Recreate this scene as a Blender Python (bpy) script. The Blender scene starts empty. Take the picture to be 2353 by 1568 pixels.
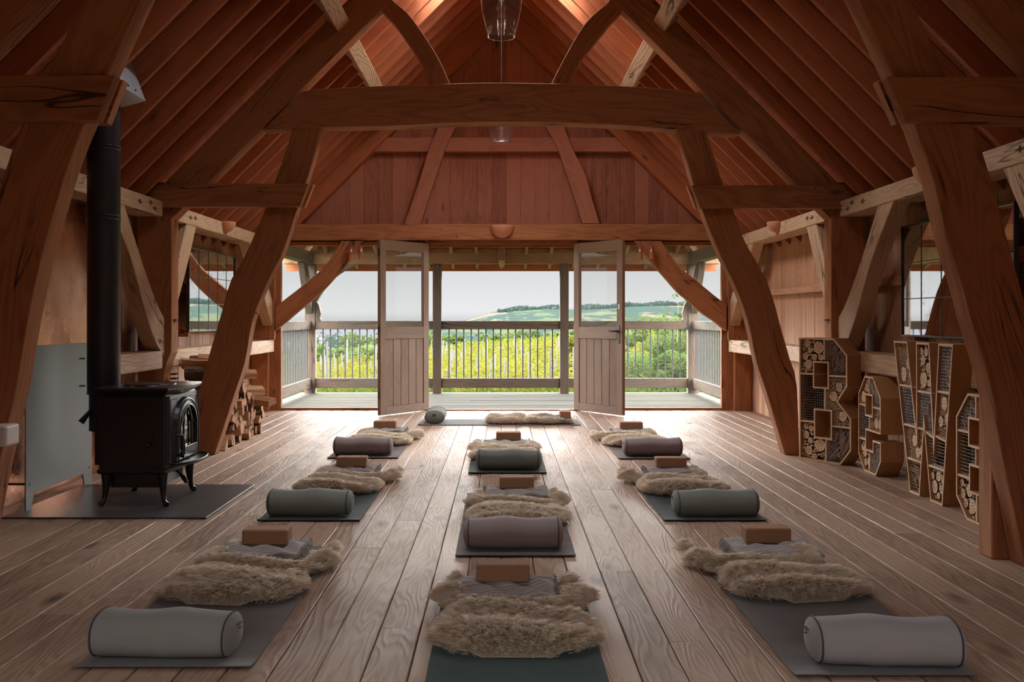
import bpy, math, random
import numpy as np
from mathutils import Vector, Matrix, noise
random.seed(7)
PI = math.pi
scene = bpy.context.scene
COL = scene.collection
EYE, FL, CX, CY = 1.21, 2300.0, 1152.0, 730.0   # eye height (m), focal length (px), vanishing point (px) measured on the photograph

def W(px, py, Y):
    """(x, z) of a point read off the photograph that stands on the plane y = Y"""
    return ((px - CX) * Y / FL, EYE - (py - CY) * Y / FL)

# ------------------------------------------------------------------ mesh builder
class MB:
    def __init__(s):
        s.v = []; s.f = []; s.uv = []; s.t = []; s.sm = []; s.mi = []
    def add(s, vs, fs, g=(0, 1, 0), off=None, tint=0.5, smooth=False, mi=0, uvs=None):
        b = len(s.v)
        vs = [Vector(p) for p in vs]
        s.v += [tuple(p) for p in vs]
        if off is None: off = (random.uniform(0, 40), random.uniform(0, 40))
        g = Vector(g).normalized()
        for k, f in enumerate(fs):
            s.f.append(tuple(b + i for i in f)); s.t.append(tint); s.sm.append(smooth); s.mi.append(mi)
            if uvs is not None:
                s.uv.append([(u[0] + off[0], u[1] + off[1]) for u in uvs[k]]); continue
            n = Vector((0, 0, 0))
            for i in range(len(f)):
                a, c = vs[f[i]], vs[f[(i + 1) % len(f)]]
                n += a.cross(c)
            if n.length < 1e-12: n = Vector((0, 0, 1))
            n.normalize()
            gg = g - n * g.dot(n)
            if gg.length < .2:
                gg = Vector((0, 0, 1)) if abs(n.z) < .7 else Vector((1, 0, 0))
                gg = gg - n * gg.dot(n)
                sc = 1.0
            gg.normalize(); h = n.cross(gg)
            s.uv.append([(vs[i].dot(gg) + off[0], vs[i].dot(h) + off[1]) for i in f])
    def box(s, lo, hi, g=None, M=None, tint=0.5, mi=0):
        x0, y0, z0 = lo; x1, y1, z1 = hi
        vs = [Vector(p) for p in ((x0,y0,z0),(x1,y0,z0),(x1,y1,z0),(x0,y1,z0),(x0,y0,z1),(x1,y0,z1),(x1,y1,z1),(x0,y1,z1))]
        d = (abs(x1-x0), abs(y1-y0), abs(z1-z0))
        if g is None: g = [(1,0,0),(0,1,0),(0,0,1)][d.index(max(d))]
        g = Vector(g)
        if M is not None:
            vs = [M @ p for p in vs]; g = M.to_3x3() @ g
        s.add(vs, [(0,3,2,1),(4,5,6,7),(0,1,5,4),(1,2,6,5),(2,3,7,6),(3,0,4,7)], g=g, tint=tint, mi=mi)
    def beam(s, p, q, w, h, up=(0, 0, 1), tint=0.5, mi=0):
        p = Vector(p); q = Vector(q); d = (q - p).normalized(); up = Vector(up)
        if abs(d.dot(up.normalized())) > .97: up = Vector((0, 1, 0))
        r = d.cross(up).normalized(); u = r.cross(d).normalized()
        M = Matrix((( r.x, d.x, u.x, p.x), (r.y, d.y, u.y, p.y), (r.z, d.z, u.z, p.z), (0,0,0,1)))
        s.box((-w/2, 0, -h/2), (w/2, (q-p).length, h/2), g=(0,1,0), M=M, tint=tint, mi=mi)
    def strip(s, A, B, d, g=None, n=None, tint=.5):
        """a sawn timber: A and B are its two long edges (lists of 3-D points), d the thickness vector"""
        m = n or 24
        A = resample(A, m); B = resample(B, m); d = Vector(d)
        vs = []
        for a, b in zip(A, B): vs += [a, b, b + d, a + d]
        fs = []; uvs = []; u = 0; off = (random.uniform(0, 40), random.uniform(0, 40))
        flip = ((B[0]-A[0]).cross(A[1]-A[0])).dot(d) < 0
        for i in range(m - 1):
            k = 4 * i
            du = ((A[i+1]+B[i+1]) - (A[i]+B[i])).length / 2
            w0 = (B[i]-A[i]).length; w1 = (B[i+1]-A[i+1]).length; t = d.length
            Q = [((k, k+1, k+5, k+4), [(u,0),(u,w0),(u+du,w1),(u+du,0)]),
                 ((k+1, k+2, k+6, k+5), [(u,w0),(u,w0+t),(u+du,w1+t),(u+du,w1)]),
                 ((k+2, k+3, k+7, k+6), [(u,w0+3),(u,3),(u+du,3),(u+du,w1+3)]),
                 ((k+3, k, k+4, k+7), [(u,5+t),(u,5),(u+du,5),(u+du,5+t)])]
            for f, uv in Q:
                if not flip: f = f[::-1]; uv = uv[::-1]
                fs.append(f); uvs.append(uv)
            u += du
        for f, w in (((0,3,2,1), 7), ((4*m-4, 4*m-3, 4*m-2, 4*m-1), 9)):
            if not flip: f = f[::-1]
            fs.append(f); uvs.append([(w,0),(w,.2),(w+.2,.2),(w+.2,0)])
        s.add(vs, fs, uvs=uvs, off=off, tint=tint)
    def prism(s, poly, a0, a1, axis='y', g=(1,0,0), tint=.5, mi=0):
        n = len(poly)
        def P(p, a):
            return {'y': (p[0], a, p[1]), 'x': (a, p[0], p[1]), 'z': (p[0], p[1], a)}[axis]
        vs = [P(p, a0) for p in poly] + [P(p, a1) for p in poly]
        fs = [tuple(range(n)), tuple(range(2*n-1, n-1, -1))] + [(i, i+n, (i+1)%n+n, (i+1)%n) for i in range(n)]
        area = sum(poly[i][0]*poly[(i+1)%n][1]-poly[(i+1)%n][0]*poly[i][1] for i in range(n))
        want = {'y': area > 0, 'x': area < 0, 'z': area < 0}[axis]
        if a1 < a0: want = not want
        if not want: fs = [f[::-1] for f in fs]
        s.add(vs, fs, g=g, tint=tint, mi=mi)
    def lathe(s, prof, c=(0,0,0), n=32, a0=0, a1=2*PI, M=None, mi=0, smooth=True):
        full = abs(a1 - a0 - 2*PI) < 1e-6
        m = n if full else n + 1
        vs = []
        for r, z in prof:
            for k in range(m):
                a = a0 + (a1-a0)*k/n
                p = Vector((r*math.cos(a), r*math.sin(a), z))
                if M is not None: p = M @ p
                vs.append(p + Vector(c))
        fs = []
        for i in range(len(prof)-1):
            for k in range(n):
                k2 = (k+1) % m
                fs.append((i*m+k, i*m+k2, (i+1)*m+k2, (i+1)*m+k))
        s.add(vs, fs, g=(0,0,1), smooth=smooth, mi=mi)
    def tube(s, pts, r, n=8, mi=0, cap=True, smooth=True):
        pts = [Vector(p) for p in pts]
        rs = r if isinstance(r, (list, tuple)) else [r]*len(pts)
        vs = []; prev = None
        for i, p in enumerate(pts):
            d = (pts[min(i+1, len(pts)-1)] - pts[max(i-1, 0)]).normalized()
            if prev is None:
                x = d.cross(Vector((0,0,1)) if abs(d.z) < .9 else Vector((1,0,0))).normalized()
            else:
                x = (prev - d*prev.dot(d)).normalized()
            prev = x; y = d.cross(x)
            for k in range(n):
                a = 2*PI*k/n
                vs.append(p + (x*math.cos(a) + y*math.sin(a))*rs[i])
        fs = [(i*n+k, i*n+(k+1)%n, (i+1)*n+(k+1)%n, (i+1)*n+k) for i in range(len(pts)-1) for k in range(n)]
        s.add(vs, fs, g=(pts[-1]-pts[0]) if (pts[-1]-pts[0]).length > 1e-6 else (0,0,1), smooth=smooth, mi=mi)
        if cap:
            s.add(vs[:n], [tuple(range(n-1, -1, -1))], mi=mi); s.add(vs[-n:], [tuple(range(n))], mi=mi)
    def build(s, name, mat, parent=None, bevel=0, seg=1, origin=None, kind=None, label=None, cat=None, group=None):
        me = bpy.data.meshes.new(name)
        vs = s.v
        if origin is not None:
            o_ = Vector(origin); vs = [tuple(Vector(p) - o_) for p in vs]
        me.from_pydata(vs, [], s.f)
        uvl = me.uv_layers.new(name='UVMap')
        flat = [c for f in s.uv for u in f for c in u]
        uvl.data.foreach_set('uv', flat)
        at = me.attributes.new('tint', 'FLOAT', 'FACE'); at.data.foreach_set('value', s.t)
        me.polygons.foreach_set('use_smooth', s.sm)
        me.polygons.foreach_set('material_index', s.mi)
        for m in (mat if isinstance(mat, (list, tuple)) else [mat]): me.materials.append(m)
        me.update()
        o = link(name, me, parent)
        if origin is not None: o.location = origin
        if bevel:
            b = o.modifiers.new('bevel', 'BEVEL'); b.width = bevel; b.segments = seg; b.limit_method = 'ANGLE'; b.angle_limit = math.radians(40)
        tag(o, label, cat, group, kind)
        return o

def resample(P, m):
    P = [Vector(p) for p in P]
    # Catmull-Rom through the measured points, then equal spacing
    Q = []
    n = len(P)
    if n > 2:
        for i in range(n-1):
            p0 = P[max(i-1,0)]; p1 = P[i]; p2 = P[i+1]; p3 = P[min(i+2,n-1)]
            for k in range(8):
                t = k/8
                Q.append(.5*((2*p1) + (p2-p0)*t + (2*p0-5*p1+4*p2-p3)*t*t + (3*p1-p0-3*p2+p3)*t**3))
        Q.append(P[-1])
    else: Q = P
    L = [0]
    for a, b in zip(Q, Q[1:]): L.append(L[-1] + (b-a).length)
    out = []; j = 0
    for k in range(m):
        d = L[-1]*k/(m-1)
        while j < len(L)-2 and L[j+1] < d: j += 1
        t = (d-L[j])/max(L[j+1]-L[j], 1e-9)
        out.append(Q[j].lerp(Q[j+1], min(1, t)))
    return out

def link(name, data, parent=None):
    o = bpy.data.objects.new(name, data); COL.objects.link(o)
    if parent is not None: o.parent = parent
    return o
def tag(o, label=None, cat=None, group=None, kind=None):
    if label: o['label'] = label
    if cat: o['category'] = cat
    if group: o['group'] = group
    if kind: o['kind'] = kind
    return o
def thing(name, label, cat, loc=(0,0,0), rz=0, group=None):
    o = link(name, None); o.location = loc; o.rotation_euler = (0,0,rz); o.empty_display_size = .1
    return tag(o, label, cat, group)
def copy_tree(o, parent=None):
    c = o.copy(); COL.objects.link(c)
    if parent is not None: c.parent = parent
    for ch in list(o.children): copy_tree(ch, c)
    return c

# ------------------------------------------------------------------ materials
def new_mat(name):
    m = bpy.data.materials.new(name); m.use_nodes = True
    nt = m.node_tree; nt.nodes.clear()
    out = nt.nodes.new('ShaderNodeOutputMaterial')
    return m, nt, out
class N:
    def __init__(s, nt): s.nt = nt
    def __call__(s, typ, ins=None, **kw):
        n = s.nt.nodes.new('ShaderNode' + typ)
        for k, v in kw.items(): setattr(n, k, v)
        for k, v in (ins or {}).items():
            sock = n.inputs[k]
            if isinstance(v, bpy.types.NodeSocket): s.nt.links.new(v, sock)
            else: sock.default_value = v
        return n
    def math(s, op, a, b=0.0, c=None, clamp=False):
        n = s.nt.nodes.new('ShaderNodeMath'); n.operation = op; n.use_clamp = clamp
        for i, v in enumerate((a, b) + ((c,) if c is not None else ())):
            if isinstance(v, bpy.types.NodeSocket): s.nt.links.new(v, n.inputs[i])
            else: n.inputs[i].default_value = v
        return n.outputs[0]
    def ramp(s, fac, stops, interp='LINEAR'):
        n = s.nt.nodes.new('ShaderNodeValToRGB'); n.color_ramp.interpolation = interp
        e = n.color_ramp.elements
        while len(e) > 1: e.remove(e[-1])
        e[0].position = stops[0][0]; e[0].color = c4(stops[0][1])
        for p, c in stops[1:]:
            k = e.new(p); k.color = c4(c)
        s.nt.links.new(fac, n.inputs[0]); return n.outputs[0]
    def mix(s, fac, a, b, blend='MIX'):
        n = s.nt.nodes.new('ShaderNodeMix'); n.data_type = 'RGBA'; n.blend_type = blend
        for i, v in ((0, fac), (6, a), (7, b)):
            if isinstance(v, bpy.types.NodeSocket): s.nt.links.new(v, n.inputs[i])
            else: n.inputs[i].default_value = v if i == 0 else c4(v)
        return n.outputs[2]
def c4(c):
    if isinstance(c, (int, float)): return (c, c, c, 1)
    return tuple(c) + ((1,) if len(c) == 3 else ())

def wood(name, light, dark, rough=.6, bump=.35, rings=1.0, knots=1.0, fine=1.0, tintv=.35, ringscale=1.0, spec=.35, grey=None, kmax=.13, cracks=0.0):
    m, nt, out = new_mat(name); n = N(nt)
    uv = n('UVMap', uv_map='UVMap').outputs[0]
    oi = n('ObjectInfo').outputs['Random']
    tn = n('Attribute', attribute_name='tint').outputs['Fac']
    off = n('CombineXYZ', {0: n.math('MULTIPLY', oi, 37.0), 1: n.math('MULTIPLY', oi, 91.0), 2: n.math('MULTIPLY', tn, 13.0)}).outputs[0]
    v = n('VectorMath', {0: uv, 1: off}, operation='ADD').outputs[0]
    def mp(sx, sy): return n('Mapping', {'Vector': v, 'Scale': (sx, sy, 1)}).outputs[0]
    # knots
    kv = n('TexVoronoi', {'Vector': mp(1.5, 4.2), 'Scale': 1.0, 'Randomness': 1.0}, voronoi_dimensions='3D')
    kd = kv.outputs['Distance']
    warp = n('MapRange', {'Value': kd, 'From Min': 0.0, 'From Max': .55, 'To Min': 1.0, 'To Max': 0.0}).outputs[0]
    warp2 = n.math('POWER', warp, 2.0)
    # growth rings as contour lines of a stretched noise
    ns = n('TexNoise', {'Vector': mp(.55*ringscale, 4.5*ringscale), 'Scale': 1.0, 'Detail': 2.0, 'Roughness': .45}).outputs['Fac']
    ph = n.math('ADD', n.math('MULTIPLY', ns, 95.0), n.math('MULTIPLY', warp2, 9.0))
    ring = n.math('MULTIPLY_ADD', n.math('SINE', ph), .5, .5)
    ring = n.math('POWER', ring, 1.6)
    fn = n('TexNoise', {'Vector': mp(5.0, 160.0), 'Scale': 1.0, 'Detail': 5.0, 'Roughness': .65}).outputs['Fac']
    bl = n('TexNoise', {'Vector': mp(1.1, 3.0), 'Scale': 1.0, 'Detail': 4.0, 'Roughness': .6}).outputs['Fac']
    fac = n.math('MULTIPLY', ring, .42*rings)
    fac = n.math('ADD', fac, n.math('MULTIPLY', n.math('SUBTRACT', fn, .5), .9*fine))
    fac = n.math('ADD', fac, n.math('MULTIPLY', n.math('SUBTRACT', bl, .5), 1.3))
    fac = n.math('ADD', fac, n.math('MULTIPLY', n.math('SUBTRACT', tn, .5), tintv*1.6), clamp=True)
    fac = n.math('ADD', fac, .12, clamp=True)
    col = n.mix(fac, light, dark)
    if grey:
        gm = n('MapRange', {'Value': n('TexNoise', {'Vector': mp(.8, 2.0), 'Scale': 1.0, 'Detail': 3.0}).outputs['Fac'], 'From Min': .45, 'From Max': .7, 'To Min': 0.0, 'To Max': .8}).outputs[0]
        col = n.mix(gm, col, grey)
    kn = n('MapRange', {'Value': kd, 'From Min': .04, 'From Max': kmax, 'To Min': .85*knots, 'To Max': 0.0}).outputs[0]
    has = n.math('GREATER_THAN', n('SeparateColor', {0: kv.outputs['Color']}).outputs[0], .45)
    kn = n.math('MULTIPLY', kn, has)
    col = n.mix(kn, col, tuple(c*.28 for c in dark))
    if cracks:
        ck = n('TexNoise', {'Vector': mp(.35, 3.2), 'Scale': 1.0, 'Detail': 3.0, 'Roughness': .5, 'Distortion': .3}).outputs['Fac']
        ck = n('MapRange', {'Value': n.math('ABSOLUTE', n.math('SUBTRACT', ck, .5)), 'From Min': .0015, 'From Max': .007, 'To Min': 1.0, 'To Max': 0.0}).outputs[0]
        cm = n('MapRange', {'Value': bl, 'From Min': .46, 'From Max': .56, 'To Min': 0.0, 'To Max': cracks}).outputs[0]
        ck = n.math('MULTIPLY', ck, cm)
        col = n.mix(ck, col, tuple(c*.12 for c in dark)); kn = n.math('MAXIMUM', kn, n.math('MULTIPLY', ck, 3.0))
    h = n.math('ADD', n.math('MULTIPLY', ring, .7*rings), n.math('MULTIPLY', fn, .6*fine))
    h = n.math('SUBTRACT', h, n.math('MULTIPLY', kn, .6))
    h = n.math('ADD', h, n.math('MULTIPLY', bl, 1.2))
    bp = n('Bump', {'Strength': bump, 'Distance': .004, 'Height': h}).outputs[0]
    r_ = n.math('ADD', n.math('MULTIPLY', n.math('SUBTRACT', bl, .5), .35), rough, clamp=True)
    b = n('BsdfPrincipled', {'Base Color': col, 'Roughness': r_, 'Normal': bp, 'Specular IOR Level': spec})
    nt.links.new(b.outputs[0], out.inputs[0]); return m

def plain(name, col, rough=.5, metal=0, spec=.5, nscale=0, nvar=.15, bump=0, bscale=60, sheen=0, coat=0):
    m, nt, out = new_mat(name); n = N(nt)
    tc = n('TexCoord').outputs['Object']
    c = c4(col)
    b = n('BsdfPrincipled', {'Base Color': c, 'Roughness': rough, 'Metallic': metal, 'Specular IOR Level': spec})
    if nscale:
        f = n('TexNoise', {'Vector': tc, 'Scale': nscale, 'Detail': 5.0, 'Roughness': .6}).outputs['Fac']
        nt.links.new(n.mix(f, tuple(x*(1-nvar) for x in col), tuple(min(1, x*(1+nvar)) for x in col)), b.inputs['Base Color'])
    if bump:
        f = n('TexNoise', {'Vector': tc, 'Scale': bscale, 'Detail': 4.0}).outputs['Fac']
        nt.links.new(n('Bump', {'Strength': bump, 'Distance': .003, 'Height': f}).outputs[0], b.inputs['Normal'])
    if sheen: b.inputs['Sheen Weight'].default_value = sheen; b.inputs['Sheen Roughness'].default_value = .5
    if coat: b.inputs['Coat Weight'].default_value = coat
    nt.links.new(b.outputs[0], out.inputs[0]); return m

def fabric(name, col, weave=700, var=.2, bump=.4, spec=.2):
    m, nt, out = new_mat(name); n = N(nt)
    tc = n('TexCoord').outputs['Object']
    mp = n('Mapping', {'Vector': tc, 'Scale': (.35, 1, 1)}).outputs[0]
    f = n('TexNoise', {'Vector': mp, 'Scale': weave, 'Detail': 2.0, 'Roughness': .7}).outputs['Fac']
    g = n('TexNoise', {'Vector': tc, 'Scale': 9.0, 'Detail': 3.0}).outputs['Fac']
    k = n.math('ADD', n.math('MULTIPLY', f, .75), n.math('MULTIPLY', g, .25))
    cc = n.mix(k, tuple(x*(1-var) for x in col), tuple(min(1, x*(1+var)) for x in col))
    bp = n('Bump', {'Strength': bump, 'Distance': .001, 'Height': f}).outputs[0]
    bp = n('Bump', {'Strength': .25, 'Distance': .01, 'Height': g, 'Normal': bp}).outputs[0]
    b = n('BsdfPrincipled', {'Base Color': cc, 'Roughness': .9, 'Specular IOR Level': spec, 'Normal': bp, 'Sheen Weight': .15})
    nt.links.new(b.outputs[0], out.inputs[0]); return m

def glass_mat(name, dust=.05, tint=(.975, .98, .975), refl=1.0, dscale=3.0):
    """window glass: mirror reflection by Fresnel over clear transmission, with a film of dust"""
    m, nt, out = new_mat(name); n = N(nt)
    fc = n('LayerWeight', {'Blend': .5}).outputs['Facing']
    fr = n.math('MULTIPLY_ADD', n.math('POWER', fc, 5.0), .92, .022)
    tr = n('BsdfTransparent', {'Color': c4(tint)}).outputs[0]
    gl = n('BsdfGlossy', {'Color': c4(1.0), 'Roughness': .015}).outputs[0]
    mx = n('MixShader', {0: n.math('MULTIPLY', fr, refl, clamp=True), 1: tr, 2: gl}).outputs[0]
    tc = n('TexCoord').outputs['Object']
    a = n('TexNoise', {'Vector': tc, 'Scale': dscale, 'Detail': 6.0, 'Roughness': .7}).outputs['Fac']
    a = n('MapRange', {'Value': a, 'From Min': .42, 'From Max': .75, 'To Min': dust*.35, 'To Max': dust*2.2}).outputs[0]
    df = n('BsdfDiffuse', {'Color': (.8, .8, .78, 1)}).outputs[0]
    tl = n('BsdfTranslucent', {'Color': (.8, .8, .78, 1)}).outputs[0]
    dd = n('MixShader', {0: .5, 1: df, 2: tl}).outputs[0]
    mx2 = n('MixShader', {0: a, 1: mx, 2: dd}).outputs[0]
    nt.links.new(mx2, out.inputs[0]); return m

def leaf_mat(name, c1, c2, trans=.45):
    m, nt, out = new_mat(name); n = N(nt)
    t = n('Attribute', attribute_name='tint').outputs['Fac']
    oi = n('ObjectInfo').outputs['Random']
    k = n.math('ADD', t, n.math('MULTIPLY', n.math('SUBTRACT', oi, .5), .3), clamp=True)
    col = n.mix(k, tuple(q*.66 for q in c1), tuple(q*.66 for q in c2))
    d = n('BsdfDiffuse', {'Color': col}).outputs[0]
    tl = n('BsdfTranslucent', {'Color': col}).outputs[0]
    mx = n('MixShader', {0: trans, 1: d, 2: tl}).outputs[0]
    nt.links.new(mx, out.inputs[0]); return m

def stripes():
    m, nt, out = new_mat('striped_wool'); n = N(nt)
    tc = n('TexCoord').outputs['Object']; x = n('SeparateXYZ', {0: tc}).outputs[1]
    w = n.math('SINE', n.math('MULTIPLY', x, 260.0)); k = n('MapRange', {'Value': w, 'From Min': -.3, 'From Max': .6}).outputs[0]
    f = n('TexNoise', {'Vector': tc, 'Scale': 250.0, 'Detail': 2.0}).outputs['Fac']
    c = n.mix(n.math('MULTIPLY', k, .55), (.48, .44, .41), (.19, .17, .17)); c = n.mix(n.math('MULTIPLY', f, .3), c, (.12, .11, .11))
    b = n('BsdfPrincipled', {'Base Color': c, 'Roughness': .95, 'Specular IOR Level': .1, 'Normal': n('Bump', {'Strength': .4, 'Distance': .001, 'Height': f}).outputs[0]})
    nt.links.new(b.outputs[0], out.inputs[0]); return m
M = {}
M['floor'] = wood('floor_boards', (.50, .35, .25), (.22, .13, .085), rough=.54, bump=.7, tintv=.5, knots=1.0, spec=.22, kmax=.21, rings=.7, ringscale=1.5)
M['frame'] = wood('sawn_frame_timber', (.43, .175, .07), (.19, .065, .025), rough=.75, cracks=.9, bump=.5, rings=.8, knots=.9, tintv=.2, fine=.8, ringscale=.8)
M['roof'] = wood('roof_timber', (.42, .13, .048), (.23, .06, .02), rough=.75, bump=.4, rings=.6, knots=.8, tintv=.2, fine=.8, ringscale=.8)
M['boards'] = wood('wall_boards', (.56, .31, .18), (.30, .13, .07), rough=.7, bump=.5, rings=.9, knots=.8, tintv=.45, fine=1.0)
M['gable'] = wood('gable_boards', (.42, .165, .095), (.22, .075, .042), rough=.75, bump=.5, rings=.7, knots=.9, tintv=.5, fine=1.0)
M['oakpale'] = wood('planed_oak', (.62, .43, .27), (.36, .21, .115), rough=.65, cracks=.9, bump=.5, rings=.9, knots=.8, tintv=.2)
M['door'] = wood('door_oak', (.23, .142, .088), (.125, .070, .042), rough=.6, bump=.35, rings=.5, knots=.3, tintv=.35)
M['weather'] = wood('weathered_oak', (.17, .115, .078), (.075, .048, .032), rough=.8, bump=.7, rings=.8, knots=.7, tintv=.3, grey=(.10, .085, .068), cracks=.9)
M['porch'] = wood('porch_oak', (.36, .21, .105), (.20, .105, .05), rough=.8, bump=.5, rings=.8, knots=.5, tintv=.4)
M['deckw'] = wood('deck_boards', (.085, .08, .06), (.05, .045, .034), rough=.85, bump=.5, rings=.5, knots=.3, tintv=.4, spec=.1, grey=(.085, .09, .062))
M['letter'] = wood('letter_plywood', (.46, .235, .095), (.30, .13, .05), rough=.55, bump=.2, rings=.5, knots=.4, tintv=.2)
M['letteredge'] = wood('letter_batten', (.78, .56, .36), (.55, .34, .19), rough=.6, bump=.3, rings=.4, knots=.2, tintv=.3)
M['log'] = wood('split_log', (.50, .28, .15), (.25, .11, .05), rough=.8, bump=.8, rings=.8, knots=.3, tintv=.6)
M['cast'] = plain('black_cast_iron', (.012, .011, .012), rough=.33, spec=.6, bump=.08, bscale=90)
M['castrough'] = plain('pebbled_cast_iron', (.045, .044, .046), rough=.4, spec=.6, bump=.9, bscale=140)
M['flue'] = plain('matt_black_flue', (.012, .012, .014), rough=.42, spec=.5)
M['shield'] = plain('grey_painted_steel', (.17, .18, .185), rough=.38, spec=.5, nscale=2, nvar=.12)
M['galv'] = plain('galvanised_steel', (.42, .45, .48), rough=.35, metal=.9, nscale=10)
M['slate'] = plain('slate_hearth', (.055, .055, .057), rough=.4, nscale=3, nvar=.4, bump=.4, bscale=12)
M['black'] = plain('black_metal', (.015, .015, .017), rough=.4)
M['terracotta'] = plain('terracotta', (.60, .26, .14), rough=.45, nscale=6, nvar=.15)
M['copperlamp'] = plain('brushed_copper', (.50, .20, .12), rough=.35, metal=.5, nscale=20, nvar=.1)
M['cork'] = plain('cork', (.33, .18, .10), rough=.85, spec=.2, nscale=260, nvar=.5, bump=.4, bscale=300)
M['wire'] = plain('galvanised_wire', (.35, .35, .36), rough=.4, metal=.8)
M['dark'] = plain('dark_backing', (.03, .018, .012), rough=.9)
M['cone'] = plain('pine_cone', (.17, .10, .06), rough=.9, nscale=60, nvar=.7)
M['bark'] = plain('bark', (.13, .08, .05), rough=.95, nscale=40, nvar=.5, bump=1.0, bscale=60)
M['hole'] = plain('drilled_hole', (.02, .01, .006), rough=1)
M['stick'] = plain('dry_stick', (.46, .31, .20), rough=.9, nscale=30, nvar=.5)
M['reed'] = plain('dry_reed', (.62, .46, .30), rough=.9, nscale=50, nvar=.5)
M['mat_grey'] = fabric('grey_mat', (.135, .125, .118), weave=300, bump=.3)
M['mat_green'] = fabric('green_mat', (.022, .062, .055), weave=300, bump=.3)
M['mat_teal'] = fabric('dark_teal_mat', (.035, .058, .055), weave=300, bump=.3)
M['mat_mauve'] = fabric('mauve_mat', (.12, .095, .09), weave=300, bump=.3)
M['bol_grey'] = fabric('grey_cotton', (.25, .25, .235))
M['bol_sage'] = fabric('sage_cotton', (.20, .225, .20))
M['bol_mauve'] = fabric('mauve_cotton', (.27, .215, .21))
M['bol_pale'] = fabric('pale_grey_cotton', (.33, .32, .315))
M['piping'] = plain('dark_piping', (.05, .055, .055), rough=.8)
M['tagcloth'] = plain('navy_label', (.05, .05, .12), rough=.8)
M['blanket'] = stripes()
M['white'] = plain('white_plastic', (.7, .68, .65), rough=.4)
M['lampglass'] = glass_mat('lamp_glass', dust=.02, tint=(.93, .90, .88), refl=1.6)
M['window'] = glass_mat('window_glass', dust=.006)
M['dusty'] = glass_mat('dusty_window_glass', dust=.012, dscale=2.2)
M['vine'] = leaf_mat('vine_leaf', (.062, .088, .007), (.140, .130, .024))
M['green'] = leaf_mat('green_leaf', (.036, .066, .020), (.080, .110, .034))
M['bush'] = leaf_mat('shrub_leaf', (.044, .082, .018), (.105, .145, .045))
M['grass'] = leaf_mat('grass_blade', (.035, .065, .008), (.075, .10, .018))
M['stake'] = plain('grey_stake', (.08, .077, .070), rough=.8)

def fur_mat():
    m, nt, out = new_mat('sheepskin_wool'); n = N(nt)
    t = n('Attribute', attribute_name='tint').outputs['Fac']
    col = n.mix(t, (.74, .61, .46), (.98, .93, .84))
    d = n('BsdfDiffuse', {'Color': col}).outputs[0]
    tl = n('BsdfTranslucent', {'Color': col}).outputs[0]
    mx = n('MixShader', {0: .5, 1: d, 2: tl}).outputs[0]
    nt.links.new(mx, out.inputs[0]); return m
M['fur'] = fur_mat()
def copper_mat():
    m, nt, out = new_mat('aged_copper_sheet'); n = N(nt)
    tc = n('TexCoord').outputs['Object']
    v = n('Mapping', {'Vector': tc, 'Scale': (1, 1.4, .7)}).outputs[0]
    f = n('TexNoise', {'Vector': v, 'Scale': 2.5, 'Detail': 5.0, 'Roughness': .7}).outputs['Fac']
    c = n.ramp(f, [(.3, (.50, .21, .12)), (.5, (.68, .32, .19)), (.7, (.58, .26, .155))])
    b = n('BsdfPrincipled', {'Base Color': c, 'Metallic': .9, 'Roughness': .28})
    rr = n('MapRange', {'Value': f, 'From Min': .3, 'From Max': .7, 'To Min': .16, 'To Max': .34}).outputs[0]
    nt.links.new(rr, b.inputs['Roughness'])
    nt.links.new(b.outputs[0], out.inputs[0]); return m
M['copper'] = copper_mat()
def mirror_mat():
    m, nt, out = new_mat('antique_mirror'); n = N(nt)
    tc = n('TexCoord').outputs['Object']
    f = n('TexNoise', {'Vector': tc, 'Scale': 9.0, 'Detail': 8.0, 'Roughness': .75}).outputs['Fac']
    s = n('MapRange', {'Value': f, 'From Min': .55, 'From Max': .68, 'To Min': 0.0, 'To Max': .55}).outputs[0]
    g = n('BsdfGlossy', {'Color': (.80, .80, .78, 1), 'Roughness': .02}).outputs[0]
    d = n('BsdfDiffuse', {'Color': (.16, .13, .10, 1)}).outputs[0]
    mx = n('MixShader', {0: s, 1: g, 2: d}).outputs[0]
    nt.links.new(mx, out.inputs[0]); return m
M['mirror'] = mirror_mat()
# ================================================================== the room shell
YF = 13.07          # inner face of the glazed end wall
YB = -3.2           # wall behind the viewer
XW = 3.25           # inner face of the side boarding
def board_floor(name, mat, x0, x1, y0, y1, along, width, z, th, gap=.003, ch=.004, lmin=2.2, lmax=4.6):
    mb = MB(); r = random.Random(11)
    a0, a1, b0, b1 = (x0, x1, y0, y1) if along == 'y' else (y0, y1, x0, x1)
    k = 0; a = a0
    while a < a1 - .01:
        w = min(width, a1 - a); b = b0 - r.random()*2
        while b < b1:
            L = r.uniform(lmin, lmax); c0 = max(b, b0); c1 = min(b + L, b1); b += L
            if c1 - c0 < .02: continue
            t = r.random(); dz = r.uniform(-.0012, .0012); tl = r.uniform(-.0012, .0012)
            g = gap/2
            P = [(a+g, z-th), (a+w-g, z-th), (a+w-g, z-ch+dz+tl), (a+w-g-ch, z+dz+tl), (a+g+ch, z+dz-tl), (a+g, z-ch+dz-tl)]
            if along == 'y': mb.prism(P, c0+.001, c1-.001, 'y', g=(0,1,0), tint=t)
            else: mb.prism(P, c0+.001, c1-.001, 'x', g=(1,0,0), tint=t)
        a += w
    return mb.build(name, mat)
fl = board_floor('floor', M['floor'], -3.297, 3.297, YB, YF-.02, 'y', .157, 0.0, .03)
tag(fl, 'wide worn knotty pine floorboards running towards the glazed doors', None, None, 'structure')
mb = MB(); mb.box((-3.4, YB-.1, -.2), (3.4, YF+.12, -.034)); o = mb.build('trim_1', M['frame']); tag(o, 'timber under floor', kind='structure')

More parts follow.
